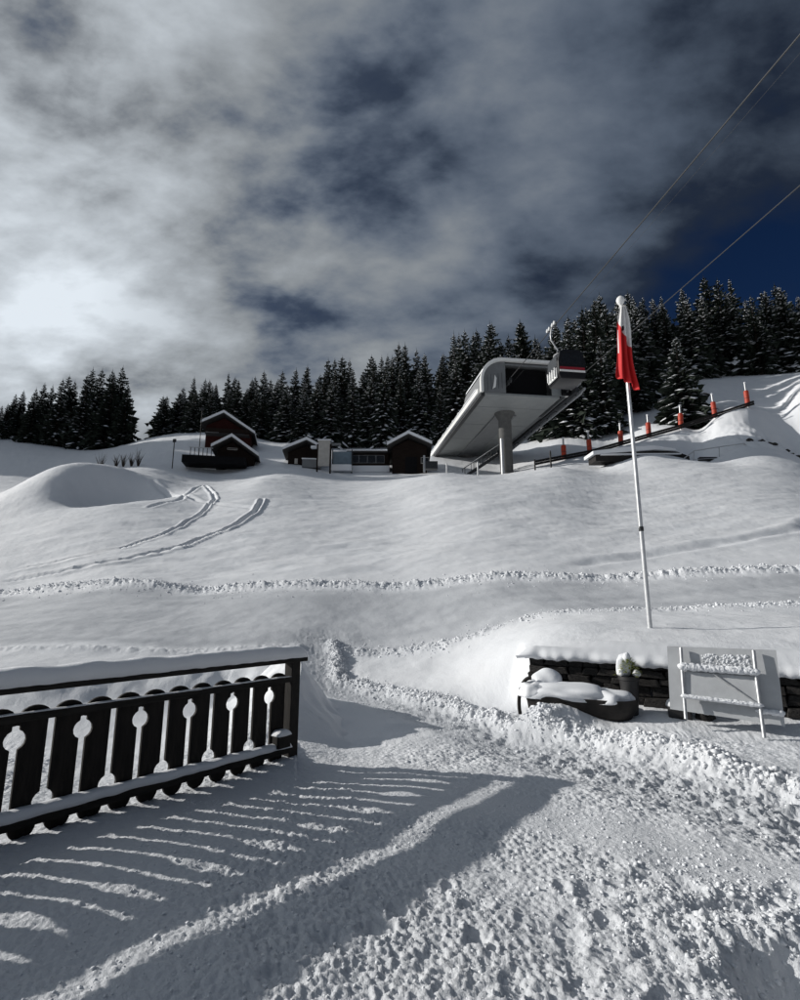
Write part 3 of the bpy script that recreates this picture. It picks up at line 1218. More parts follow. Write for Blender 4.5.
def build_yard():
    # long dark trough heaped with snow, in front of the wall's left half
    o = wp(.72, -.42, .13)
    t = empty('wooden_trough', o, WANG + .02)
    tag(t, 'long dark hollow-log trough with a rounded end, heaped with snow against the stone wall', 'trough')
    b = MB()
    nseg, ring = 18, 13
    Lh = .66
    rings = []
    for i in range(nseg + 1):
        x = -Lh + 2 * Lh * i / nseg
        e = 1 - max(0, (abs(x) - Lh + .2) / .2) ** 2 * .62
        row = []
        for k in range(ring):
            a = math.pi + math.pi * k / (ring - 1)
            row.append(b.bm.verts.new((x, .23 * e * math.cos(a), .27 + .30 * e * math.sin(a) * 1.0 + (1 - e) * .02)))
        for k in range(ring):
            a = 2 * math.pi - math.pi * k / (ring - 1)
            row.append(b.bm.verts.new((x * .94, .175 * e * math.cos(a), .265 + .20 * e * math.sin(a))))
        rings.append(row)
    m = 2 * ring
    for i in range(nseg):
        for k in range(m):
            b.bm.faces.new((rings[i][k], rings[i][(k + 1) % m], rings[i + 1][(k + 1) % m], rings[i + 1][k]))
    b.bm.faces.new(rings[0])
    b.bm.faces.new(rings[-1][::-1])
    b.build('trough_body', 'black_wood', t, 50)
    # curved end hoop standing up at the left
    pts = []
    for k in range(12):
        a = R(-20 + 115 * k / 11)
        pts.append((-.70 - .16 * math.cos(a) + .1, -.05, .12 + .34 * math.sin(a)))
    MB().tube(pts, .024, 8).build('end_hoop', 'black_wood', t, 50)
    s = MB()
    s.blob((-.16, 0, .26), (.58, .25, .17), 4, .14, 5.0, 2.0, flat=-.03)
    s.blob((.32, -.01, .25), (.30, .21, .12), 4, .14, 4.0, 4.0, flat=-.03)
    s.blob((-.55, .0, .27), (.22, .22, .16), 4, .14, 4.0, 7.0, flat=-.03)
    s.build('snow_heap', 'snow', t, 0)
    # lantern under a round snow cap
    o = wp(.30, -.28, .0)
    t = empty('garden_lantern', o, WANG)
    tag(t, 'small dark garden lantern under a round snow cap at the end of the trough', 'lantern')
    MB().lathe([(.10, -.05), (.10, .36), (.12, .38), (.12, .47), (.15, .49), (.02, .53)], 12).build('lantern_body', 'black_wood', t, 30)
    MB().box((.0, -.118, .42), (.10, .02, .06), bevel=.004).build('pane', 'window_glass', t)
    MB().blob((0, 0, .52), (.20, .18, .17), 4, .10, 2.5, 1.0, flat=-.05).build('snow_cap', 'snow', t, 0)
    # potted shrub
    o = wp(1.30, -.26, .14)
    t = empty('potted_shrub', o, 0)
    tag(t, 'green shrub in a tapered dark pot, capped by a cone of snow', 'potted plant')
    MB().lathe([(.075, .0), (.115, .46), (.125, .47), (.125, .51), (.105, .51), (.1, .47)], 16).build('pot', 'dark_pot', t, 30)
    lf = MB()
    rl = random.Random(4)
    for k in range(330):
        a, h = rl.uniform(0, 6.283), rl.uniform(0, 1)
        r = (.115 * (1 - h) ** .7 + .012) * rl.uniform(.75, 1.12)
        p = Vector((r * math.cos(a), r * math.sin(a), .52 + .20 * h))
        u = Vector((math.cos(a), math.sin(a), rl.uniform(-.3, .8))).normalized()
        w = u.cross(Vector((0, 0, 1))).normalized()
        l = rl.uniform(.03, .055)
        q = [lf.bm.verts.new(p), lf.bm.verts.new(p + u * l * .5 + w * l * .28), lf.bm.verts.new(p + u * l), lf.bm.verts.new(p + u * l * .5 - w * l * .28)]
        lf.bm.faces.new(q)
    tag(lf.build('foliage', 'shrub_leaf', t), kind='stuff')
    s = MB()
    s.blob((-.03, .06, .62), (.09, .06, .15), 3, .14, 3.2, 6.0)
    s.blob((-.09, -.0, .55), (.045, .05, .045), 3, .14, 3.2, 1.0)
    s.blob((.09, -.03, .545), (.045, .05, .045), 3, .14, 3.2, 2.0)
    s.blob((-.01, -.01, .74), (.045, .045, .06), 3, .1, 3.2, 9.0)
    s.build('snow_cap', 'snow', t, 0)
    # folded table leaning against the wall
    tl, tr = at(667, 646, 6.55), at(776, 650, 6.05)
    bl, br = at(670, 709, 6.42), at(785, 726, 5.9)
    t = empty('folded_table', (bl + br) / 2, 0)
    tag(t, 'pale folded table on tubular legs leaning upright against the snow-capped wall', 'table')
    inv = -((bl + br) / 2)
    nrm = (tr - tl).cross(bl - tl).normalized()
    if nrm.y > 0:
        nrm = -nrm

    def pt(u, v, off=0.0):
        a, c = tl.lerp(tr, u), bl.lerp(br, u)
        return a.lerp(c, v) + nrm * off + inv
    for u0, u1, nm in ((0, .128, 'plank'), (.132, .81, 'plank'), (.814, 1, 'plank')):
        b = MB()
        f = [pt(u0, 0), pt(u1, 0), pt(u1, 1), pt(u0, 1)]
        v0 = [b.bm.verts.new(p) for p in f]
        v1 = [b.bm.verts.new(p - nrm * .022) for p in f]
        b.bm.faces.new(v0)
        b.bm.faces.new(v1[::-1])
        for i in range(4):
            b.bm.faces.new((v0[i], v0[(i + 1) % 4], v1[(i + 1) % 4], v1[i]))
        b.build(nm, 'pale_board', t)
    for u, v0, v1 in ((.135, .03, 1.12), (.80, .03, 1.2)):
        MB().tube([pt(u, v0, .05), pt(u, .4, .06), pt(u + .01, v1, .10)], .019, 10).build('leg', 'galvanised', t, 50)
    MB().tube([pt(.135, .36, .07), pt(.80, .36, .07)], .017, 10).build('crossbar', 'galvanised', t, 50)
    MB().tube([pt(.135, .80, .085), pt(.80, .80, .085)], .014, 10).build('crossbar', 'galvanised', t, 50)
    MB().tube([pt(.42, .40, .06), pt(.80, .78, .075)], .011, 8).build('brace', 'galvanised', t, 50)
    b = MB()
    f = [pt(.155, .40, .045), pt(.785, .40, .045), pt(.785, .80, .075), pt(.155, .80, .075)]
    v0 = [b.bm.verts.new(p) for p in f]
    v1 = [b.bm.verts.new(p - nrm * .012) for p in f]
    b.bm.faces.new(v0)
    b.bm.faces.new(v1[::-1])
    for i in range(4):
        b.bm.faces.new((v0[i], v0[(i + 1) % 4], v1[(i + 1) % 4], v1[i]))
    b.build('seat_panel', 'pale_board', t)

    def snowline(u0, u1, v, off, w, h, seed, n=70):
        b = MB()
        for k in range(n):
            u = u0 + (u1 - u0) * k / (n - 1)
            p = pt(u, v, off)
            hk = h * (.85 + .45 * mnoise.noise(Vector((k * .23, seed, 0))) + .15 * random.random())
            b.blob(p + Vector((0, 0, h * .25)), (.04, w * (.85 + .3 * random.random()), hk), 2, .18, 4, seed + k)
        return b.build('bar_snow', 'snow', t, 0)
    snowline(.13, .80, .345, .075, .045, .042, 1)
    snowline(.14, .80, .79, .09, .04, .024, 40)
    snowline(.80, .98, .86, .02, .03, .03, 80, 16)
    rs = random.Random(9)
    b = MB()
    for k in range(150):
        u, v = rs.uniform(.33, .76), rs.uniform(.10, .27)
        s = rs.uniform(.006, .016)
        b.blob(pt(u, v, .004), (s * 1.3, s * .6, s), 1, .3, 3, k)
    tag(b.build('stuck_snow', 'snow', t, 0), kind='stuff')
    # small dark box with snow, and a snow-capped stone, at the table's foot
    p = hit(680, 717, 4, 9)
    t = empty('small_planter', p, WANG)
    tag(t, 'small low black planter box with snow on it beside the leaning table', 'planter')
    MB().box((0, 0, .05), (.25, .2, .14), bevel=.02).build('box', 'dark_pot', t)
    MB().blob((0, .02, .13), (.145, .12, .085), 3, .1, 2.6, 4.0, flat=-.02).build('snow_cap', 'snow', t, 0)
    p = hit(706, 720, 4, 9)
    t = empty('round_stone', p, .3)
    tag(t, 'dark round stone with a snow cap under the leaning table', 'stone')
    MB().blob((0, 0, .03), (.11, .09, .09), 3, .2, 2.6, 4.0).build('stone_body', 'stone', t, 0)
    MB().blob((-.01, 0, .10), (.10, .085, .05), 3, .12, 2.6, 14.0).build('snow_cap', 'snow', t, 0)


build_yard()


# ================================================================== LIFT STATION
STY = 46.0
AX = Vector((-.1427, .9898, 0)).normalized()         # along the ropes, away from the camera
RX = Vector((AX.y, -AX.x, 0))                        # to the right
SO = at(482, 391, STY)                               # front, left, underside corner
PPM = (at(582, 391, STY) - SO).length / 100.0        # metres per photo pixel there


def build_station():
    ang = math.atan2(RX.y, RX.x)
    t = empty('lift_station', SO, ang)               # local x right, y away, z up from the underside
    tag(t, 'large gondola lift station with rounded portal raised on a round column', 'lift station')
    W, H, Ln = 8.6, 3.45, 23.0
    r = 2.3

    def outer(inset=0.0, lo=0.0):
        p = [(inset, lo)]
        p.append((inset, .35))
        for k in range(11):
            a = math.pi - (math.pi / 2) * k / 10
            p.append((r + (r - inset) * math.cos(a), H - r + (r - inset) * math.sin(a) * 1.0))
        for k in range(7):
            a = math.pi / 2 - (math.pi / 2) * k / 6
            p.append((W - 1.2 + (1.2 - inset) * math.cos(a), H - 1.2 + (1.2 - inset) * math.sin(a)))
        p += [(W - inset, lo)]
        return p

    def shell(b, oy, ly, inset, th):
        """a hollow open hood of thickness th"""
        A, B = outer(inset), outer(inset + th)
        rows = []
        for y in (oy, oy + ly):
            rows.append(([b.bm.verts.new((p[0], y, p[1])) for p in A], [b.bm.verts.new((p[0], y, p[1])) for p in B]))
        n = len(A)
        for i in range(n - 1):
            b.bm.faces.new((rows[0][0][i], rows[0][0][i + 1], rows[1][0][i + 1], rows[1][0][i]))
            b.bm.faces.new((rows[0][1][i], rows[0][1][i + 1], rows[1][1][i + 1], rows[1][1][i]))
            for q in (0, 1):
                b.bm.faces.new((rows[q][0][i], rows[q][0][i + 1], rows[q][1][i + 1], rows[q][1][i]))
        for i in (0, n - 1):
            b.bm.faces.new((rows[0][0][i], rows[1][0][i], rows[1][1][i], rows[0][1][i]))
    b = MB()
    shell(b, 0.0, .35, -.08, .26)
    b.build('portal_rim', 'trim_white', t, 40)
    # main hull: lower behind the portal
    b = MB()
    b.prism([(0.05, .05), (.05, .55), (.9, 1.35), (2.3, 2.05), (6.6, 2.05), (W - .1, 1.2), (W - .1, .05)], (1, 0, 0), (0, 0, 1), (0, Ln, 0), (0, 6.0, 0))
    b.build('hull', 'grey_panel', t)
    b = MB()
    shell(b, .352, 6.0, .03, .12)
    b.build('portal_hood', 'grey_panel', t, 40)
    # front face panels left and right of the dark opening
    op = outer(.16, .06)
    left = [p for p in op if p[0] < 2.45]
    left = [(p[0], p[1]) for p in left] + [(2.45, H - .16), (2.45, .06)]
    MB().prism(left, (1, 0, 0), (0, 0, 1), (0, .12, 0), (0, .25, 0)).build('front_panel', 'grey_panel', t)
    MB().box((7.75, .33, .85), (1.35, .12, 1.55)).build('front_panel', 'light_panel', t)
    MB().box((7.75, .33, 2.3), (1.35, .12, 1.3)).build('front_panel', 'void_black', t)
    # dark interior
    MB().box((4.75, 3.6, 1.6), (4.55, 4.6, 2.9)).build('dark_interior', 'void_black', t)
    MB().box((4.75, .31, 3.0), (4.55, .10, .16)).build('lintel', 'grey_panel', t)
    # underside
    MB().prism([(.35, 0.0), (W - .95, 0), (W - .95, -14.0 / 10), (.35, -1.4)], (1, 0, 0), (0, .0, 0), (0, 0, 0)) if False else None
    MB().box((W / 2 - .2, Ln / 2 + 2.9, -.06), (W - 1.1, Ln + 5.2, .22), bevel=.03).build('underside', 'light_panel', t)
    MB().box((W / 2 - .1, Ln * .5 + 2.9, -.24), (2.2, Ln * .8, .14), bevel=.03).build('underside_beam', 'grey_panel', t)
    for k in range(5):
        MB().box((W / 2 - .2, 3.4 + k * 5.2, -.178), (W - 1.3, .035, .02)).build('panel_joint', 'grey_panel', t)
    for k in range(5):
        MB().box((.65 + k * .36, .244, 1.0 + .08 * k), (.03, .02, 1.6)).build('panel_joint', 'dark_steel', t)
    # left edge: bright gutter strip above a dark band
    MB().box((-.10, Ln / 2 + 3.3, .20), (.42, Ln + 5.7, .46), bevel=.03).build('edge_strip', 'trim_white', t)
    snow_slab('edge_snow', t, 0, Ln + 5.0, .55, .16, .43, 4.4, n=120)
    es = bpy.data.objects[[o.name for o in bpy.data.objects if o.name.startswith('edge_snow')][-1]]
    es.rotation_euler = (0, 0, math.pi / 2)
    es.location = (-.12, .7, 0)
    MB().box((.16, Ln / 2 + 3.0, -.18), (.42, Ln + 5.4, .30), bevel=.03).build('edge_band', 'dark_steel', t)
    # right guide rail outside the hull with light edges
    for x, z, m, w_, h_ in ((W + .2, .1, 'dark_steel', .35, .5), (W + 1.0, .25, 'galvanised', .14, .2), (W + .62, .75, 'galvanised', .1, .12), (W + .62, -.25, 'galvanised', .16, .12)):
        MB().box((x, Ln / 2 + 1.3, z), (w_, Ln + 5.4, h_)).build('guide_rail', m, t)
    for k in range(12):
        MB().box((W + .6, .2 + k * 2.2, .2), (.9, .12, .12)).build('rail_bracket', 'dark_steel', t)
    MB().box((W - .35, -.25, .35), (.75, .5, .7), bevel=.03).build('sheave_box', 'void_black', t)
    # sheaves at the rope entries
    for x, z in ((2.62, 1.0), (8.2, .35)):
        for k in range(3):
            MB().lathe([(.10, -.07), (.26, -.07), (.22, 0), (.26, .07), (.10, .07)], 14).build('sheave', 'dark_steel', t, 30)
            s = [o for o in t.children if o.name.startswith('sheave') and not o.name.startswith('sheave_b')][-1]
            s.rotation_euler = (0, math.pi / 2, 0)
            s.location = (x, -.55 + k * .6, z)
    MB().prism([(0, 0), (.30, .2), (.42, 1.1), (.26, 1.45), (.12, .5)], (1, 0, 0), (0, 0, 1), (0, .06, 0), (1.1, .12, .35)).build('guide_fin', 'trim_white', t)
    # snow on the portal roof
    b = MB()
    A = [p for p in outer(-.06) if p[1] > 1.9]
    B = [(p[0], p[1] + .13) for p in A]
    b.prism(A + B[::-1], (1, 0, 0), (0, 0, 1), (0, 6.0, 0), (0, .15, 0))
    b.build('roof_snow', 'snow', t, 40)
    b = MB()
    A = [(.9, 1.36), (2.3, 2.07), (6.6, 2.07), (W - .2, 1.3)]
    b.prism(A + [(p[0], p[1] + .2) for p in A][::-1], (1, 0, 0), (0, 0, 1), (0, Ln - .2, 0), (0, 6.4, 0))
    b.build('roof_snow', 'snow', t)
    # handrail along the roof edge, seen as stubs
    for k in range(8):
        MB().box((.45, 8 + k * 2.6, 1.55), (.08, .5, .5), bevel=.02).build('roof_hook', 'galvanised', t)
    # columns
    c = SO + RX * 3.85 + AX * 5.0
    for lx, ly, rad in ((3.95, 5.0, .66), (4.2, 21.0, .7)):
        p = SO + RX * lx + AX * ly
        g = ground_z(p.x, p.y) - SO.z
        MB().lathe([(rad, g - .6), (rad, -.9), (rad * 1.5, -.3), (rad * 1.6, -.18)], 28, (lx, ly, 0)).build('column', 'concrete', t, 30)
    # bent pipe on the near face of the column
    p = SO + RX * 3.4 + AX * 4.1
    g = ground_z(p.x, p.y) - SO.z
    MB().tube([(3.25, 4.2, g - .3), (3.25, 4.2, -3.2)], .17, 12).build('pipe', 'galvanised', t, 40)


build_station()


def station_pt(x, y, z):
    return SO + RX * x + AX * y + Vector((0, 0, z))


def build_ropes():
    # haul ropes leave the station level, toward and over the camera's right
    for nm, x, z, dz, rad, lab in (('haul_rope', 2.62, 1.24, 0.0, .033, 'thick steel lift rope carrying the gondola cabin, upper of the two'),
                                   ('haul_rope', 8.25, .62, 0.0, .030, 'steel lift rope running into the right side of the station, below the cabin'),
                                   ('guide_cable', 3.02, 1.02, 0.0, .006, 'thin faint cable running just under the upper lift rope')):
        pts = []
        for k in range(41):
            y = 3.0 - (150.0) * k / 40
            sag = -.35 * math.sin(math.pi * min(1, (3 - y) / 150.0))
            pts.append(station_pt(x, y, z + sag))
        o = MB().tube(pts, rad, 8).build(nm, 'rope_steel')
        tag(o, lab, 'cable')


build_ropes()


def build_cabin():
    yc = -(STY - 36.3)
    top = station_pt(2.62, yc, 1.24 - .35 * math.sin(math.pi * (3 - yc) / 150))
    t = empty('gondola_cabin', top, math.atan2(RX.y, RX.x))
    tag(t, 'dark gondola cabin with red and white stripe hanging in front of the station', 'gondola cabin')
    # carriage with wheels on the rope
    MB().bar((0, -.75, .16), (0, .75, .16), .10, .16, bevel=.02).build('carriage', 'dark_steel', t)
    for y in (-.62, -.28, .28, .62):
        MB().lathe([(.05, -.05), (.15, -.05), (.12, 0), (.15, .05), (.05, .05)], 14).build('wheel', 'galvanised', t, 30)
        w = [o for o in t.children if o.name.startswith('wheel')][-1]
        w.rotation_euler = (0, math.pi / 2, 0)
        w.location = (-.07, y, .17)
    MB().tube([(0, 0, .12), (-.12, 0, -.5), (-.10, 0, -.95), (.15, 0, -1.35), (.42, 0, -1.75)], .055, 10).build('hanger', 'galvanised', t, 50)
    MB().tube([(.42, 0, -1.72), (.05, -.55, -2.15)], .05, 8).build('hanger_arm', 'galvanised', t, 50)
    MB().tube([(.42, 0, -1.72), (1.35, .45, -2.1)], .05, 8).build('hanger_arm', 'dark_steel', t, 50)
    cx, cz = .95, -3.3
    W, D, H = 2.15, 2.0, 2.35
    prof = [(-.44, -.5), (-.5, -.32), (-.5, .1), (-.42, .42), (-.3, .5), (.3, .5), (.42, .42), (.5, .1), (.5, -.32), (.44, -.5)]
    b = MB()
    b.prism([(p[0] * W, p[1] * H) for p in prof], (1, 0, 0), (0, 0, 1), (0, D, 0), (cx, -D / 2, cz))
    es = [e for e in b.bm.edges]
    bmesh.ops.bevel(b.bm, geom=es, offset=.07, segments=2, affect='EDGES', profile=.6)
    b.build('cabin_body', 'cabin_dark', t, 35)
    MB().box((cx, -D / 2 - .012, cz - .35), (W * .90, .03, .20)).build('stripe', 'cabin_red', t)
    MB().box((cx, -D / 2 - .014, cz - .56), (W * .93, .035, .15)).build('stripe', 'trim_white', t)
    MB().box((cx, -D / 2 - .008, cz + .38), (W * .74, .02, .85), bevel=.004).build('window', 'window_glass', t)
    MB().box((cx - W / 2 - .012, 0, cz + .30), (.03, D * .74, .8), bevel=.004).build('window', 'window_glass', t)
    MB().box((cx - W / 2 - .03, 0, cz - .62), (.10, D * .72, .75), bevel=.02).build('side_panel', 'trim_white', t)
    for y in (-.6, -.2, .2, .6):
        MB().box((cx - W / 2 - .14, y, cz - .55), (.09, .10, .72), bevel=.01).build('ski_rack', 'galvanised', t)
    MB().blob((cx, 0, cz + H / 2), (.85, .8, .07), 3, .1, 2, 3.0).build('roof_snow', 'snow', t, 0)


build_cabin()


def build_stairs():
    p0 = station_pt(1.7, 7.0, 0)
    zg = ground_z(p0.x, p0.y)
    t = empty('access_stairs', (p0.x, p0.y, zg), math.atan2(RX.y, RX.x))
    tag(t, 'dark steel access stairs with snow-lined handrail climbing beside the station column', 'stairs')
    L, Hh = 3.9, 2.7
    for y in (0, 1.0):
        MB().bar((-1.6, y, -.3), (-1.6 + L, y, Hh - .3), .07, .28).build('stringer', 'dark_steel', t)
        MB().bar((-1.6, y, .7), (-1.6 + L, y, Hh + .7), .06, .06).build('handrail', 'trim_white' if y == 0 else 'dark_steel', t)
        for k in range(5):
            f = k / 4
            MB().bar((-1.6 + L * f, y, Hh * f - .3), (-1.6 + L * f, y, Hh * f + .7), .05).build('baluster', 'dark_steel', t)
    for k in range(13):
        f = (k + .5) / 13
        MB().box((-1.6 + L * f, .5, Hh * f - .2), (.28, .92, .05)).build('step', 'galvanised', t)


build_stairs()


# ================================================================== TREES
def make_spruce(seed, H, Rb, dens=1.0, snow=.75, ragged=.3, droop=.55, bare=.06):
    r = random.Random(seed)
    V, F, SV, SF = [], [], [], []

    def tri(L1, L2, a, b, c):
        i = len(L1)
        L1.extend((a, b, c))
        L2.append((i, i + 1, i + 2))
    lev = int(H / .42)
    for l in range(lev):
        f = l / lev
        z = H * (bare + (1 - bare) * f)
        rad = Rb * ((1 - f) ** .82) * (1 + ragged * r.uniform(-1, 1) * .6) + .12
        if f > .96:
            rad *= .7
        nb = max(4, int((9 - 4 * f) * dens))
        a0 = r.uniform(0, 6.28)
        for k in range(nb):
            a = a0 + 6.2832 * k / nb + r.uniform(-.3, .3)
            L = rad * r.uniform(.65, 1.15) * (1 if r.random() > .08 else .35)
            zz = z + r.uniform(-.2, .2)
            ca, sa = math.cos(a), math.sin(a)
            dr = droop * r.uniform(.6, 1.25) * (1 - .9 * f)
            up = .18 + .5 * f

            def pos(q, side=0.0, dz=0.0):
                h = L * q
                zq = zz + up * h * .5 - dr * h * q * .9 + dz
                return (ca * h - sa * side, sa * h + ca * side, zq)
            w = .10 + .19 * L
            # flat fan of twigs: fishbone of drooping triangles
            nt = 4 if L > 1.2 else 3
            for j in range(nt):
                q0 = .12 + .76 * j / nt
                q1 = q0 + .32
                ww = w * (1.15 - .65 * q0) * r.uniform(.7, 1.3)
                hang = .16 * L * r.uniform(.5, 1.3) + .08
                tri(V, F, pos(q0), pos(q0 + .05, ww, -hang), pos(q1, 0, 0))
                tri(V, F, pos(q0), pos(q1, 0, 0), pos(q0 + .05, -ww, -hang))
                if r.random() < .6:
                    tri(V, F, pos(q0, 0, 0), pos(q0 + .1, r.uniform(-.5, .5) * ww, -hang * 2.0), pos(q1))
            tri(V, F, pos(.86, w * .3, -.02), pos(1.08, 0, -.03), pos(.86, -w * .3, -.02))
            for rep_ in range(2):
                if r.random() > snow * 1.1:
                    continue
                q0 = r.uniform(.25, .40) if rep_ == 0 else r.uniform(.55, .72)
                q1 = min(1.05, q0 + r.uniform(.22, .40))
                sw = w * r.uniform(.35, .85)
                off = r.uniform(-.5, .5) * w
                th = .05 + .06 * r.random()
                A, B = pos(q0, off * .5, th * .7), pos(q1, off * .3, .02)
                Cc, D = pos((q0 + q1) / 2, off + sw, -.04), pos((q0 + q1) / 2, off - sw, -.04)
                T = pos((q0 + q1) / 2, off, th + .02)
                tri(SV, SF, A, Cc, T)
                tri(SV, SF, Cc, B, T)
                tri(SV, SF, B, D, T)
                tri(SV, SF, D, A, T)
    # leader
    tri(V, F, (-.05, 0, H * .97), (.05, 0, H * .97), (0, 0, H * 1.03))
    tri(V, F, (0, -.05, H * .97), (0, .05, H * .97), (0, 0, H * 1.03))
    t = empty('spruce_tree')
    t['seed'] = seed
    b = MB().tube([(0, 0, -.8), (0, 0, H * .3), (0, 0, H * .7), (0, 0, H)], [.022 * H * .75, .016 * H * .75, .008 * H * .75, .01], 7)
    b.build('trunk', 'bark', t, 60)
    link(bpy.data.objects.new('crown', mesh_np('crown', V, F, 'needles', smooth=False)), t)
    tag(link(bpy.data.objects.new('snow_load', mesh_np('snow_load', SV, SF, 'snow', smooth=False)), t), kind='stuff')
    return t


protos = [make_spruce(1, 16, 3.4), make_spruce(2, 16, 2.9, snow=.6, ragged=.35), make_spruce(3, 16, 4.0, droop=.7), make_spruce(4, 16, 3.1, snow=.45, ragged=.5),
          make_spruce(5, 16, 2.6, snow=.55), make_spruce(6, 16, 3.7, snow=.65, ragged=.3, droop=.8)]
dark_protos = [make_spruce(11, 16, 3.8, snow=.15, dens=1.1), make_spruce(12, 16, 3.3, snow=.12, ragged=.4, dens=1.1)]
used = set()
LOOKS = {1: 'full', 2: 'slim ragged', 3: 'broad drooping', 4: 'uneven', 5: 'narrow', 6: 'wide snowy'}


def place_tree(proto, x, y, h, label, group, rz=None, wide=1.0):
    if proto.name in used:
        o = link(proto.copy())
        for ch in proto.children:
            c = ch.copy()
            link(c, o)
    else:
        o = proto
        used.add(proto.name)
    s = h / 16.0
    look = LOOKS.get(proto.get('seed', 0), '')
    if group and group.startswith('spruces in the forest'):
        label = look + ' ' + label
    o.location = (x, y, ground_z(x, y) - .25)
    o.rotation_euler = (random.uniform(-.02, .02), random.uniform(-.02, .02), random.uniform(0, 6.28) if rz is None else rz)
    o.scale = (s * wide, s * wide, s)
    tag(o, label, 'tree', group)
    return o


TOPS = [(-60, 402), (0, 402), (30, 388), (60, 380), (95, 372), (125, 369), (139, 385), (150, 412), (170, 392), (200, 375), (240, 374), (290, 372), (330, 356), (370, 349), (410, 343),
        (440, 340), (480, 318), (520, 320), (545, 318), (580, 298), (600, 290), (640, 286), (680, 284), (700, 278), (740, 279), (765, 287), (800, 291), (860, 290)]
tx, ty = zip(*TOPS)


def top_h(px, Y):
    py = float(np.interp(px, tx, ty))
    p = at(px, py, Y)
    return p.x, p.z - ground_z(p.x, Y)


rt = random.Random(21)
# left stand
for px, Y, dh in [(-34, 80, 0), (-22, 78, 0), (-12, 84, .6), (-4, 81, 0), (3, 78, -.6), (10, 79, -.8), (24, 84, .3), (38, 78, -.2), (52, 82, -.3), (63, 79, .4), (76, 84, -.6), (88, 79, .2), (101, 83, .8), (113, 79, -.2), (122, 81, .7), (130, 79, -1.3),
                  (45, 88, .5), (70, 90, .6), (94, 89, .9), (16, 90, .4), (112, 88, .2)]:
    x, h = top_h(px, Y)
    place_tree(rt.choice(dark_protos + [protos[3]]), x, Y, max(5, h + dh), 'dark spruce in the separate stand above the rolled snow hump', 'spruces in the stand above the hump', wide=1.05)
# main forest, back to front
for Y, stepx, drop in [(97, 17, .0), (91, 16, .06), (85, 16, .13), (79, 17, .22)]:
    px = 158 + rt.uniform(0, 10)
    while px < 845:
        x0 = px + rt.uniform(-5, 5)
        yy = Y + rt.uniform(-2.5, 2.5)
        x, h = top_h(x0, yy)
        hh = h * (1 - drop * rt.uniform(.5, 1.5)) * (1 + rt.uniform(-.20, .10))
        clear = (x0 > 640 and yy < 88) or (yy < 82 and x0 > 645) or (yy < 82 and x0 < 190)
        if not clear:
            hh = max(hh, 7.5)
            wide = (1.0 if hh > 11 else 1.25) * rt.uniform(.95, 1.3)
            if x0 < 430:
                place_tree(rt.choice(protos), x, yy, hh, 'snow-dusted dark spruce in the forest behind the wooden huts', 'spruces in the forest behind the huts', wide=wide)
            else:
                place_tree(rt.choice(protos), x, yy, hh, 'snow-dusted dark spruce in the hillside forest above the lift station', 'spruces in the forest above the station', wide=wide)
        px += stepx
# skirt of smaller trees at the forest foot, right
for px, py, Y, h in [(597, 430, 66, 9.5), (612, 425, 70, 8), (585, 440, 64, 7.5), (640, 408, 76, 8), (655, 405, 80, 7), (575, 445, 66, 17), (603, 432, 70, 19), (628, 420, 74, 18), (590, 436, 74, 19), (560, 448, 70, 17), (615, 426, 79, 18), (645, 410, 80, 17), (636, 416, 70, 13), (606, 432, 64, 14)]:
    p = at(px, py, Y)
    place_tree(rt.choice(protos), p.x, Y, h, 'snowy spruce at the forest edge close behind the station portal', 'spruces close behind the station', wide=1.15)
p = at(683, 416, 60)
place_tree(protos[2], p.x, 60, 12.0, 'lone bushy spruce standing on open snow among the orange padded posts', None, wide=1.25)
# forest out of frame to the left, whose long shadows lie over the plateau
for k in range(44):
    yy = rt.uniform(66, 92)
    x = -(yy * .80 + 11 + rt.uniform(0, 30))
    place_tree(rt.choice(protos), x, yy, rt.uniform(9, 13), 'dense spruce of the forest edge beyond the snowy plateau', 'spruces beyond the plateau', wide=1.5)
for o in protos + dark_protos:
    if o.name not in used:
        for c in list(o.children):
            bpy.data.objects.remove(c)
        bpy.data.objects.remove(o)


# ================================================================== HUTS
def hut(name, label, px, Y, wpx, eave_y, peak_y, base_y, ridge_shift, right_drop, wallm, depth, snow=.34, rz=None):
    """a gabled hut facing the camera; measures read from the photograph at distance Y"""
    b0 = at(px, base_y, Y)
    mpp = (at(px + 100, base_y, Y) - b0).length / 100
    W = wpx * mpp
    he = (at(px, eave_y, Y).z - b0.z)
    hp = (at(px, peak_y, Y).z - b0.z)
    g = ground_z(b0.x, Y + 1)
    zb = min(g, b0.z)
    t = empty(name, (b0.x, Y, b0.z), rz if rz is not None else -math.atan2(b0.x, Y) * .6)
    tag(t, label, 'hut')
    rs = ridge_shift * mpp
    ov = .55
    hr = he - right_drop * mpp
    body = [(-W / 2 + ov, zb - b0.z - .8), (-W / 2 + ov, he), (rs, hp - .25), (W / 2 - ov, hr + (hp - hr) * .12), (W / 2 - ov, zb - b0.z - .8)]
    MB().prism(body, (1, 0, 0), (0, 0, 1), (0, depth, 0)).build('wall', wallm, t)
    th = .16
    for a, b in (((-W / 2, he - .1), (rs, hp)), ((rs, hp), (W / 2, hr))):
        nm = MB().prism([a, b, (b[0], b[1] + th), (a[0], a[1] + th)], (1, 0, 0), (0, 0, 1), (0, depth + 1.5, 0), (0, -.9, 0)).build('roof', 'roof_dark', t)
        MB().prism([(a[0], a[1] + th + .004), (b[0], b[1] + th + .004), (b[0], b[1] + th + snow), (a[0], a[1] + th + snow)], (1, 0, 0), (0, 0, 1), (0, depth + 1.6, 0), (0, -.98, 0)).build('roof_snow', 'snow', t)
    return t, W, he, hp, mpp


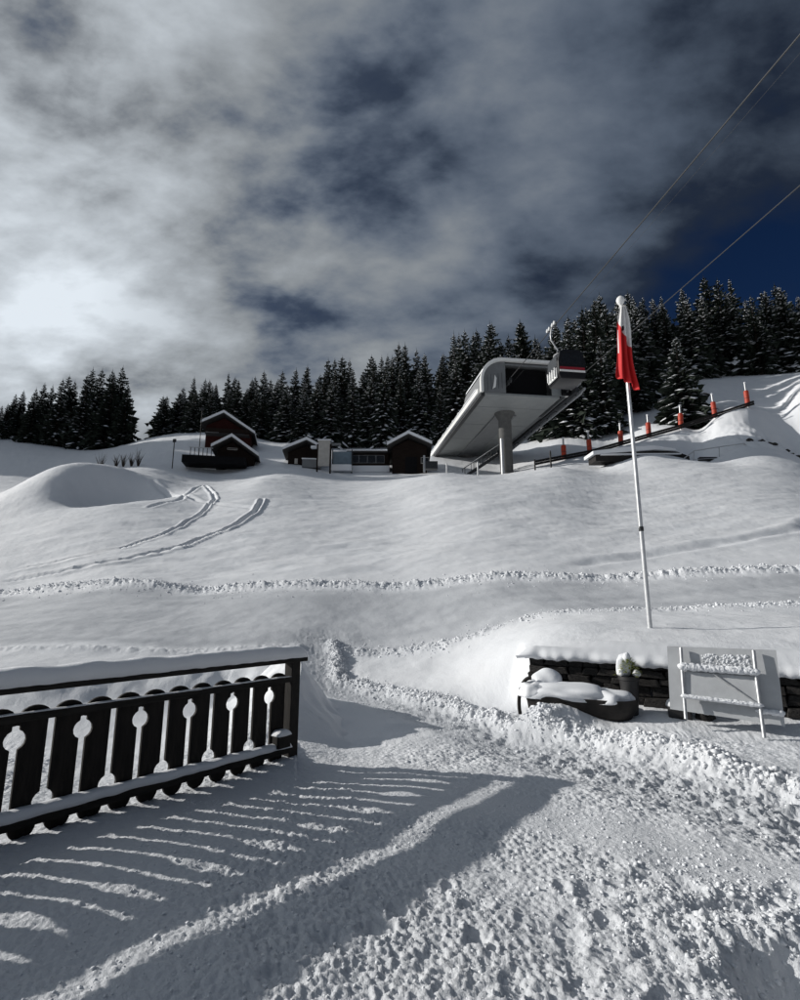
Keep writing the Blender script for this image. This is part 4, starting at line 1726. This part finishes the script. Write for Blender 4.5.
def add_window(t, x, z, w, h, m='window_glass', frame='cream_panel', y=-.03):
    f = MB().box((x, y, z), (w, .08, h)).build('window', frame, t)
    n = max(1, round(w / .9))
    for k in range(n):
        MB().box((x - w / 2 + (k + .5) * w / n, y - .05, z), (w / n - .1, .03, h - .12)).build('pane', m, f)
    return f


def build_huts():
    t, W, he, hp, k = hut('chalet', 'reddish brown chalet with a pale window band, highest of the huts', 228, 64, 52, 427, 416.5, 444, -5, 9, 'chalet_red', 8)
    add_window(t, -2.0, he - .75, 1.6, .6, m='cream_panel')
    add_window(t, .9, he - .9, 2.2, .5, m='window_glass', frame='chalet_red')
    MB().box((0, -.75, he - 1.35), (W * .8, 1.2, .1)).build('balcony_floor', 'roof_dark', t)
    MB().box((0, -1.3, he - .95), (W * .8, .06, .5)).build('balcony_rail', 'chalet_wood', t)
    t, W, he, hp, k = hut('wooden_hut', 'dark brown gabled hut on a wide black base just below the red chalet', 235, 56, 46, 451, 440.5, 468.5, -4, 8, 'chalet_wood', 7)
    add_window(t, -.4, he + .2, 1.1, .22)
    add_window(t, -.1, he - .95, 2.2, .45, frame='chalet_wood')
    MB().box((-1.9, -1.3, .25), (W * 1.25, 2.4, .8)).build('deck', 'void_black', t)
    for q in range(6):
        MB().box((-4.3 + q * .42, -2.4, 1.1), (.06, .06, .9)).build('baluster', 'chalet_wood', t)
    MB().box((-3.25, -2.4, 1.5), (2.4, .08, .08)).build('deck_rail', 'galvanised', t)
    t, W, he, hp, k = hut('wooden_hut', 'dark gabled hut half hidden behind the tall pale board', 304, 56.5, 42, 453, 443.5, 471, 2, 0, 'chalet_wood', 6)
    add_window(t, -.9, he - 1.0, .35, .6, m='cream_panel')
    MB().box((.9, -1.1, .45), (2.0, 1.2, .9)).build('counter', 'grey_panel', t)
    snow_o = MB().box((.9, -1.1, .98), (2.1, 1.3, .14), bevel=.05).build('counter_snow', 'snow', t)
    t, W, he, hp, k = hut('wooden_hut', 'black gabled hut with snow-edged roof directly left of the lift station', 409.5, 55, 45, 448, 437.5, 473, -1, 0, 'chalet_wood', 7)
    MB().box((.2, -.03, .9), (1.3, .06, 1.8)).build('door', 'void_black', t)
    add_window(t, 1.7, 1.4, .9, .7)
    MB().bar((1.55, -1.6, -.3), (1.55, -1.6, 1.5), .22).build('post', 'galvanised', t)
    MB().box((2.3, -1.7, .35), (1.3, .8, .8)).build('counter', 'dark_steel', t)
    # low shed between two huts
    b0 = at(369, 471, 57)
    mp = (at(469, 471, 57) - b0).length / 100
    t = empty('flat_shed', b0, 0)
    tag(t, 'low flat-roofed shed with a long dark window between two huts', 'shed')
    w, h = 40 * mp, 20 * mp
    MB().box((0, 1.6, h / 2 - .5), (w, 3, h + .6)).build('wall', 'chalet_wood', t)
    MB().box((0, 1.4, h - .02 - .1), (w + .5, 3.8, .14)).build('roof', 'roof_dark', t)
    MB().box((0, 1.4, h + .05), (w + .54, 3.84, .16), bevel=.04).build('roof_snow', 'snow', t)
    add_window(t, -.2, h * .62, w * .86, h * .42, frame='grey_panel', y=.08)
    MB().box((0, -.25, .15), (w * 1.02, .5, .7)).build('snow_bank', 'snow', t)
    # tall pale board on posts
    b0 = at(323.5, 472, 53.5)
    mp = (at(423, 472, 53.5) - b0).length / 100
    t = empty('notice_board', b0, 0)
    tag(t, 'tall pale grey upright board on dark posts in front of a hut', 'board')
    MB().box((0, 0, 19.5 * mp), (12 * mp, .18, 27 * mp), bevel=.02).build('panel', 'cream_panel', t)
    for x in (-6.6, 6.6):
        MB().box((x * mp, 0, 13 * mp), (.16, .2, 32 * mp)).build('post', 'chalet_wood', t)
    MB().box((0, -.02, 33.4 * mp), (13.5 * mp, .3, .12)).build('snow_cap', 'snow', t)
    MB().box((-10.5 * mp, .6, 27.5 * mp), (7.5 * mp, .5, .25)).build('side_arm', 'snow', t)
    MB().box((11.5 * mp, .6, 30.5 * mp), (9 * mp, .4, .2)).build('side_arm', 'grey_panel', t)
    # pale glazed shelter
    b0 = at(341, 471, 54.5)
    t = empty('glazed_shelter', b0, 0)
    tag(t, 'blue-grey glazed wind shelter standing right of the tall pale board', 'shelter')
    MB().box((0, .9, 1.25), (20 * mp, .1, 2.5 - .1), bevel=.02).build('glass_wall', 'blue_glass', t)
    MB().box((0, .5, .45), (21 * mp, .8, .7), bevel=.1).build('snow_base', 'snow', t)
    for x in (-10, 10.2):
        MB().box((x * mp, .85, 1.3), (.1, .14, 2.7)).build('post', 'dark_steel', t)


build_huts()


# ================================================================== RIGHT HILLSIDE THINGS


def build_pads():
    proto = None
    labs = ['lowest orange padded post on the hillside, nearest the lift station', 'second orange padded post uphill from the station', 'third orange padded post uphill, close by the flag',
            'fourth orange padded post uphill, just past the flagpole', 'fifth orange padded post uphill, in front of the lone spruce', 'orange padded post second from the top of the dark strip',
            'topmost orange padded post where the dark strip ends']
    base = []
    for i, (px, y0, y1) in enumerate(PADS):
        Y = 51.6 + i * .52
        p = at(px, y1, Y)
        hgt = at(px, y0, Y).z - p.z
        g = ground_z(p.x, Y)
        t = empty('padded_post', (p.x, Y, p.z))
        tag(t, labs[i], 'post', 'orange padded posts up the hillside')
        sx = hgt / 2.0
        lean = random.uniform(-.05, .05)
        t.rotation_euler = (0, lean, random.uniform(0, 3))
        if proto is None:
            a = MB().tube([(0, 0, -1.2), (0, 0, 2.0)], .09, 10).build('pole', 'galvanised', t, 40)
            c = MB().lathe([(.20, .05), (.25, .1), (.25, 1.22), (.2, 1.3), (.1, 1.31)], 14).build('pad', 'pad_orange', t, 40)
            d = MB().lathe([(.251, .62), (.256, .63), (.256, .68), (.251, .69)], 14).build('strap', 'pad_dark', t, 40)
            e = MB().blob((0, 0, 2.0), (.12, .12, .08), 2, .1, 2).build('snow_cap', 'snow', t, 0)
            proto = (a, c, d, e)
        else:
            for q in proto:
                c = q.copy()
                link(c, t)
        t.scale = (1, 1, sx)
        base.append(Vector((p.x, Y, p.z)))
    # low dark beams laid as a strip under the posts
    t = empty('dark_strip', base[0], 0)
    tag(t, 'long low dark strip climbing the hillside under the padded posts', 'barrier')
    ext = [base[0] + (base[0] - base[1]) * 1.1] + base + [base[-1] + (base[-1] - base[-2]) * .12]
    for a, b in zip(ext[:-1], ext[1:]):
        for z in (-.02, .24):
            MB().bar(a - base[0] + Vector((0, -.32, z)), b - base[0] + Vector((0, -.32, z)), .12, .22).build('beam', 'black_wood', t)
    return base


base_pads = build_pads()


def build_crest_things():
    # snow-roofed long low box
    a, b = at(596, 463, 45.2), at(690, 463, 45.6)
    c = (a + b) / 2
    c.z = ground_z(c.x, c.y) - .10
    L = (b - a).length
    t = empty('low_shelter', c, math.atan2(b.y - a.y, b.x - a.x))
    tag(t, 'long low shelter under sloping snow beside the crest railing', 'shelter')
    MB().prism([(-L / 2, -.5), (-L / 2, .05), (L * .12, .55), (L * .38, .45), (L / 2, .05), (L / 2, -.5)], (1, 0, 0), (0, 0, 1), (0, 1.6, 0)).build('wall', 'black_wood', t)
    top = [(-L / 2 - .3, .05), (L * .12, .56), (L * .36, .48), (L * .34, .70), (L * .12, .95), (-L * .2, .75), (-L / 2 - .3, .35)]
    MB().prism(top, (1, 0, 0), (0, 0, 1), (0, 2.1, 0), (0, -.25, 0)).build('roof_snow', 'snow', t)
    MB().prism([(-L * .45, .0), (L * .40, .16), (L * .40, .27), (-L * .45, .10)], (1, 0, 0), (0, 0, 1), (0, .3, 0), (0, -.28, 0)).build('ledge_snow', 'snow', t)
    # tube railing
    posts = [at(692, 461, 44.8), at(719, 460, 44.8), at(745, 459, 44.8)]
    tops = [at(694, 451, 44.8), at(719, 447, 44.8), at(744, 443.5, 44.8)]
    t = empty('metal_railing', posts[0], 0)
    tag(t, 'thin bent metal tube railing on the crest below the padded posts', 'railing')
    o = posts[0]
    MB().tube([p - o for p in ([at(683, 459, 44.8)] + tops + [at(746, 445, 44.8), at(748, 459, 44.8)])], .045, 8).build('top_rail', 'galvanised', t, 50)
    for p, q in zip(posts, tops):
        MB().tube([p - o - Vector((0, 0, .5)), q - o], .04, 8).build('post', 'galvanised', t, 50)
    MB().tube([(at(x, y, 44.8)) - o for x, y in ((693, 459.5), (719, 458), (745, 456.5))], .03, 8).build('lower_rail', 'galvanised', t, 50)
    MB().box(at(712, 459, 45.2) - o, (2.4, .4, .3), bevel=.05).build('kick_board', 'black_wood', t)
    # rocks under the rough snow heap
    rr = random.Random(5)
    for k, (px, py, s) in enumerate([(752, 455, .30), (763, 452, .26), (775, 453, .34), (786, 449, .3), (797, 451, .34), (770, 446, .22), (790, 444, .22)]):
        p = at(px, py, 45.5)
        o = MB().blob((0, 0, 0), (s, s * .7, s * .55), 3, .25, 2.6, k * 3.0).build('boulder', 'stone', None, 0)
        o.location = (p.x, p.y, ground_z(p.x, p.y) + s * .35)
        tag(o, 'dark boulder poking out of the rough snow heap beside the crest railing', 'boulder', 'boulders in the snow heap')
    # short wooden posts along the crest by the station
    for px, y1, h, lab in [(447, 473, 1.0, 'short grey stake at the crest near the black hut'), (478, 471, 1.25, 'pale stake at the crest left of the station stairs'), (535, 467, 1.0, 'dark stake at the crest right of the station column'),
                           (551, 466, 1.6, 'tall thin stake beside the lowest padded post')]:
        p = at(px, y1, 43.6)
        t = MB().tube([(0, 0, -.6), (0, 0, h * .9), (0, 0, h)], [.07, .07, .05], 8).build('stake', 'galvanised' if px in (447, 478) else 'black_wood', None, 40)
        t.location = (p.x, p.y, ground_z(p.x, p.y))
        tag(t, lab, 'stake')
    # little thin poles and dead shrubs on the shaded plateau
    for px, py, Y, h, lab in [(172, 470, 53, 3.2, 'thin dark marker pole on the shaded plateau beside the hump'), (198, 466, 60, 6.0, 'taller thin lamp pole standing left of the huts')]:
        p = at(px, py, Y)
        t = empty('marker_pole', (p.x, Y, ground_z(p.x, Y)))
        tag(t, lab, 'pole')
        MB().tube([(0, 0, -.4), (0, 0, h)], .05, 8).build('shaft', 'black_wood', t)
        MB().box((0, 0, h - .2), (.35, .08, .35)).build('marker', 'dark_steel', t)
    rs = random.Random(3)
    for k, (px, py) in enumerate([(100, 469), (116, 468), (123, 468), (131, 468), (138, 467)]):
        p = at(px, py, 52)
        b = MB()
        for q in range(34):
            a, l = rs.uniform(0, 6.28), rs.uniform(.5, 1.5) * (1.3 if k in (0, 4) else 1)
            sp_ = rs.uniform(.05, .45)
            d = Vector((math.cos(a) * sp_, math.sin(a) * sp_, 1)).normalized()
            b.tube([Vector((0, 0, -.3)), d * l * .6, d * l + Vector((math.cos(a) * .1, 0, 0))], [.022, .015, .005], 4)
        o = b.build('bare_shrub', 'bark')
        o.location = (p.x, p.y, ground_z(p.x, p.y))
        tag(o, 'small dark leafless shrub in the row on the shaded snow above the hump', 'shrub', 'bare shrubs above the hump')


build_crest_things()
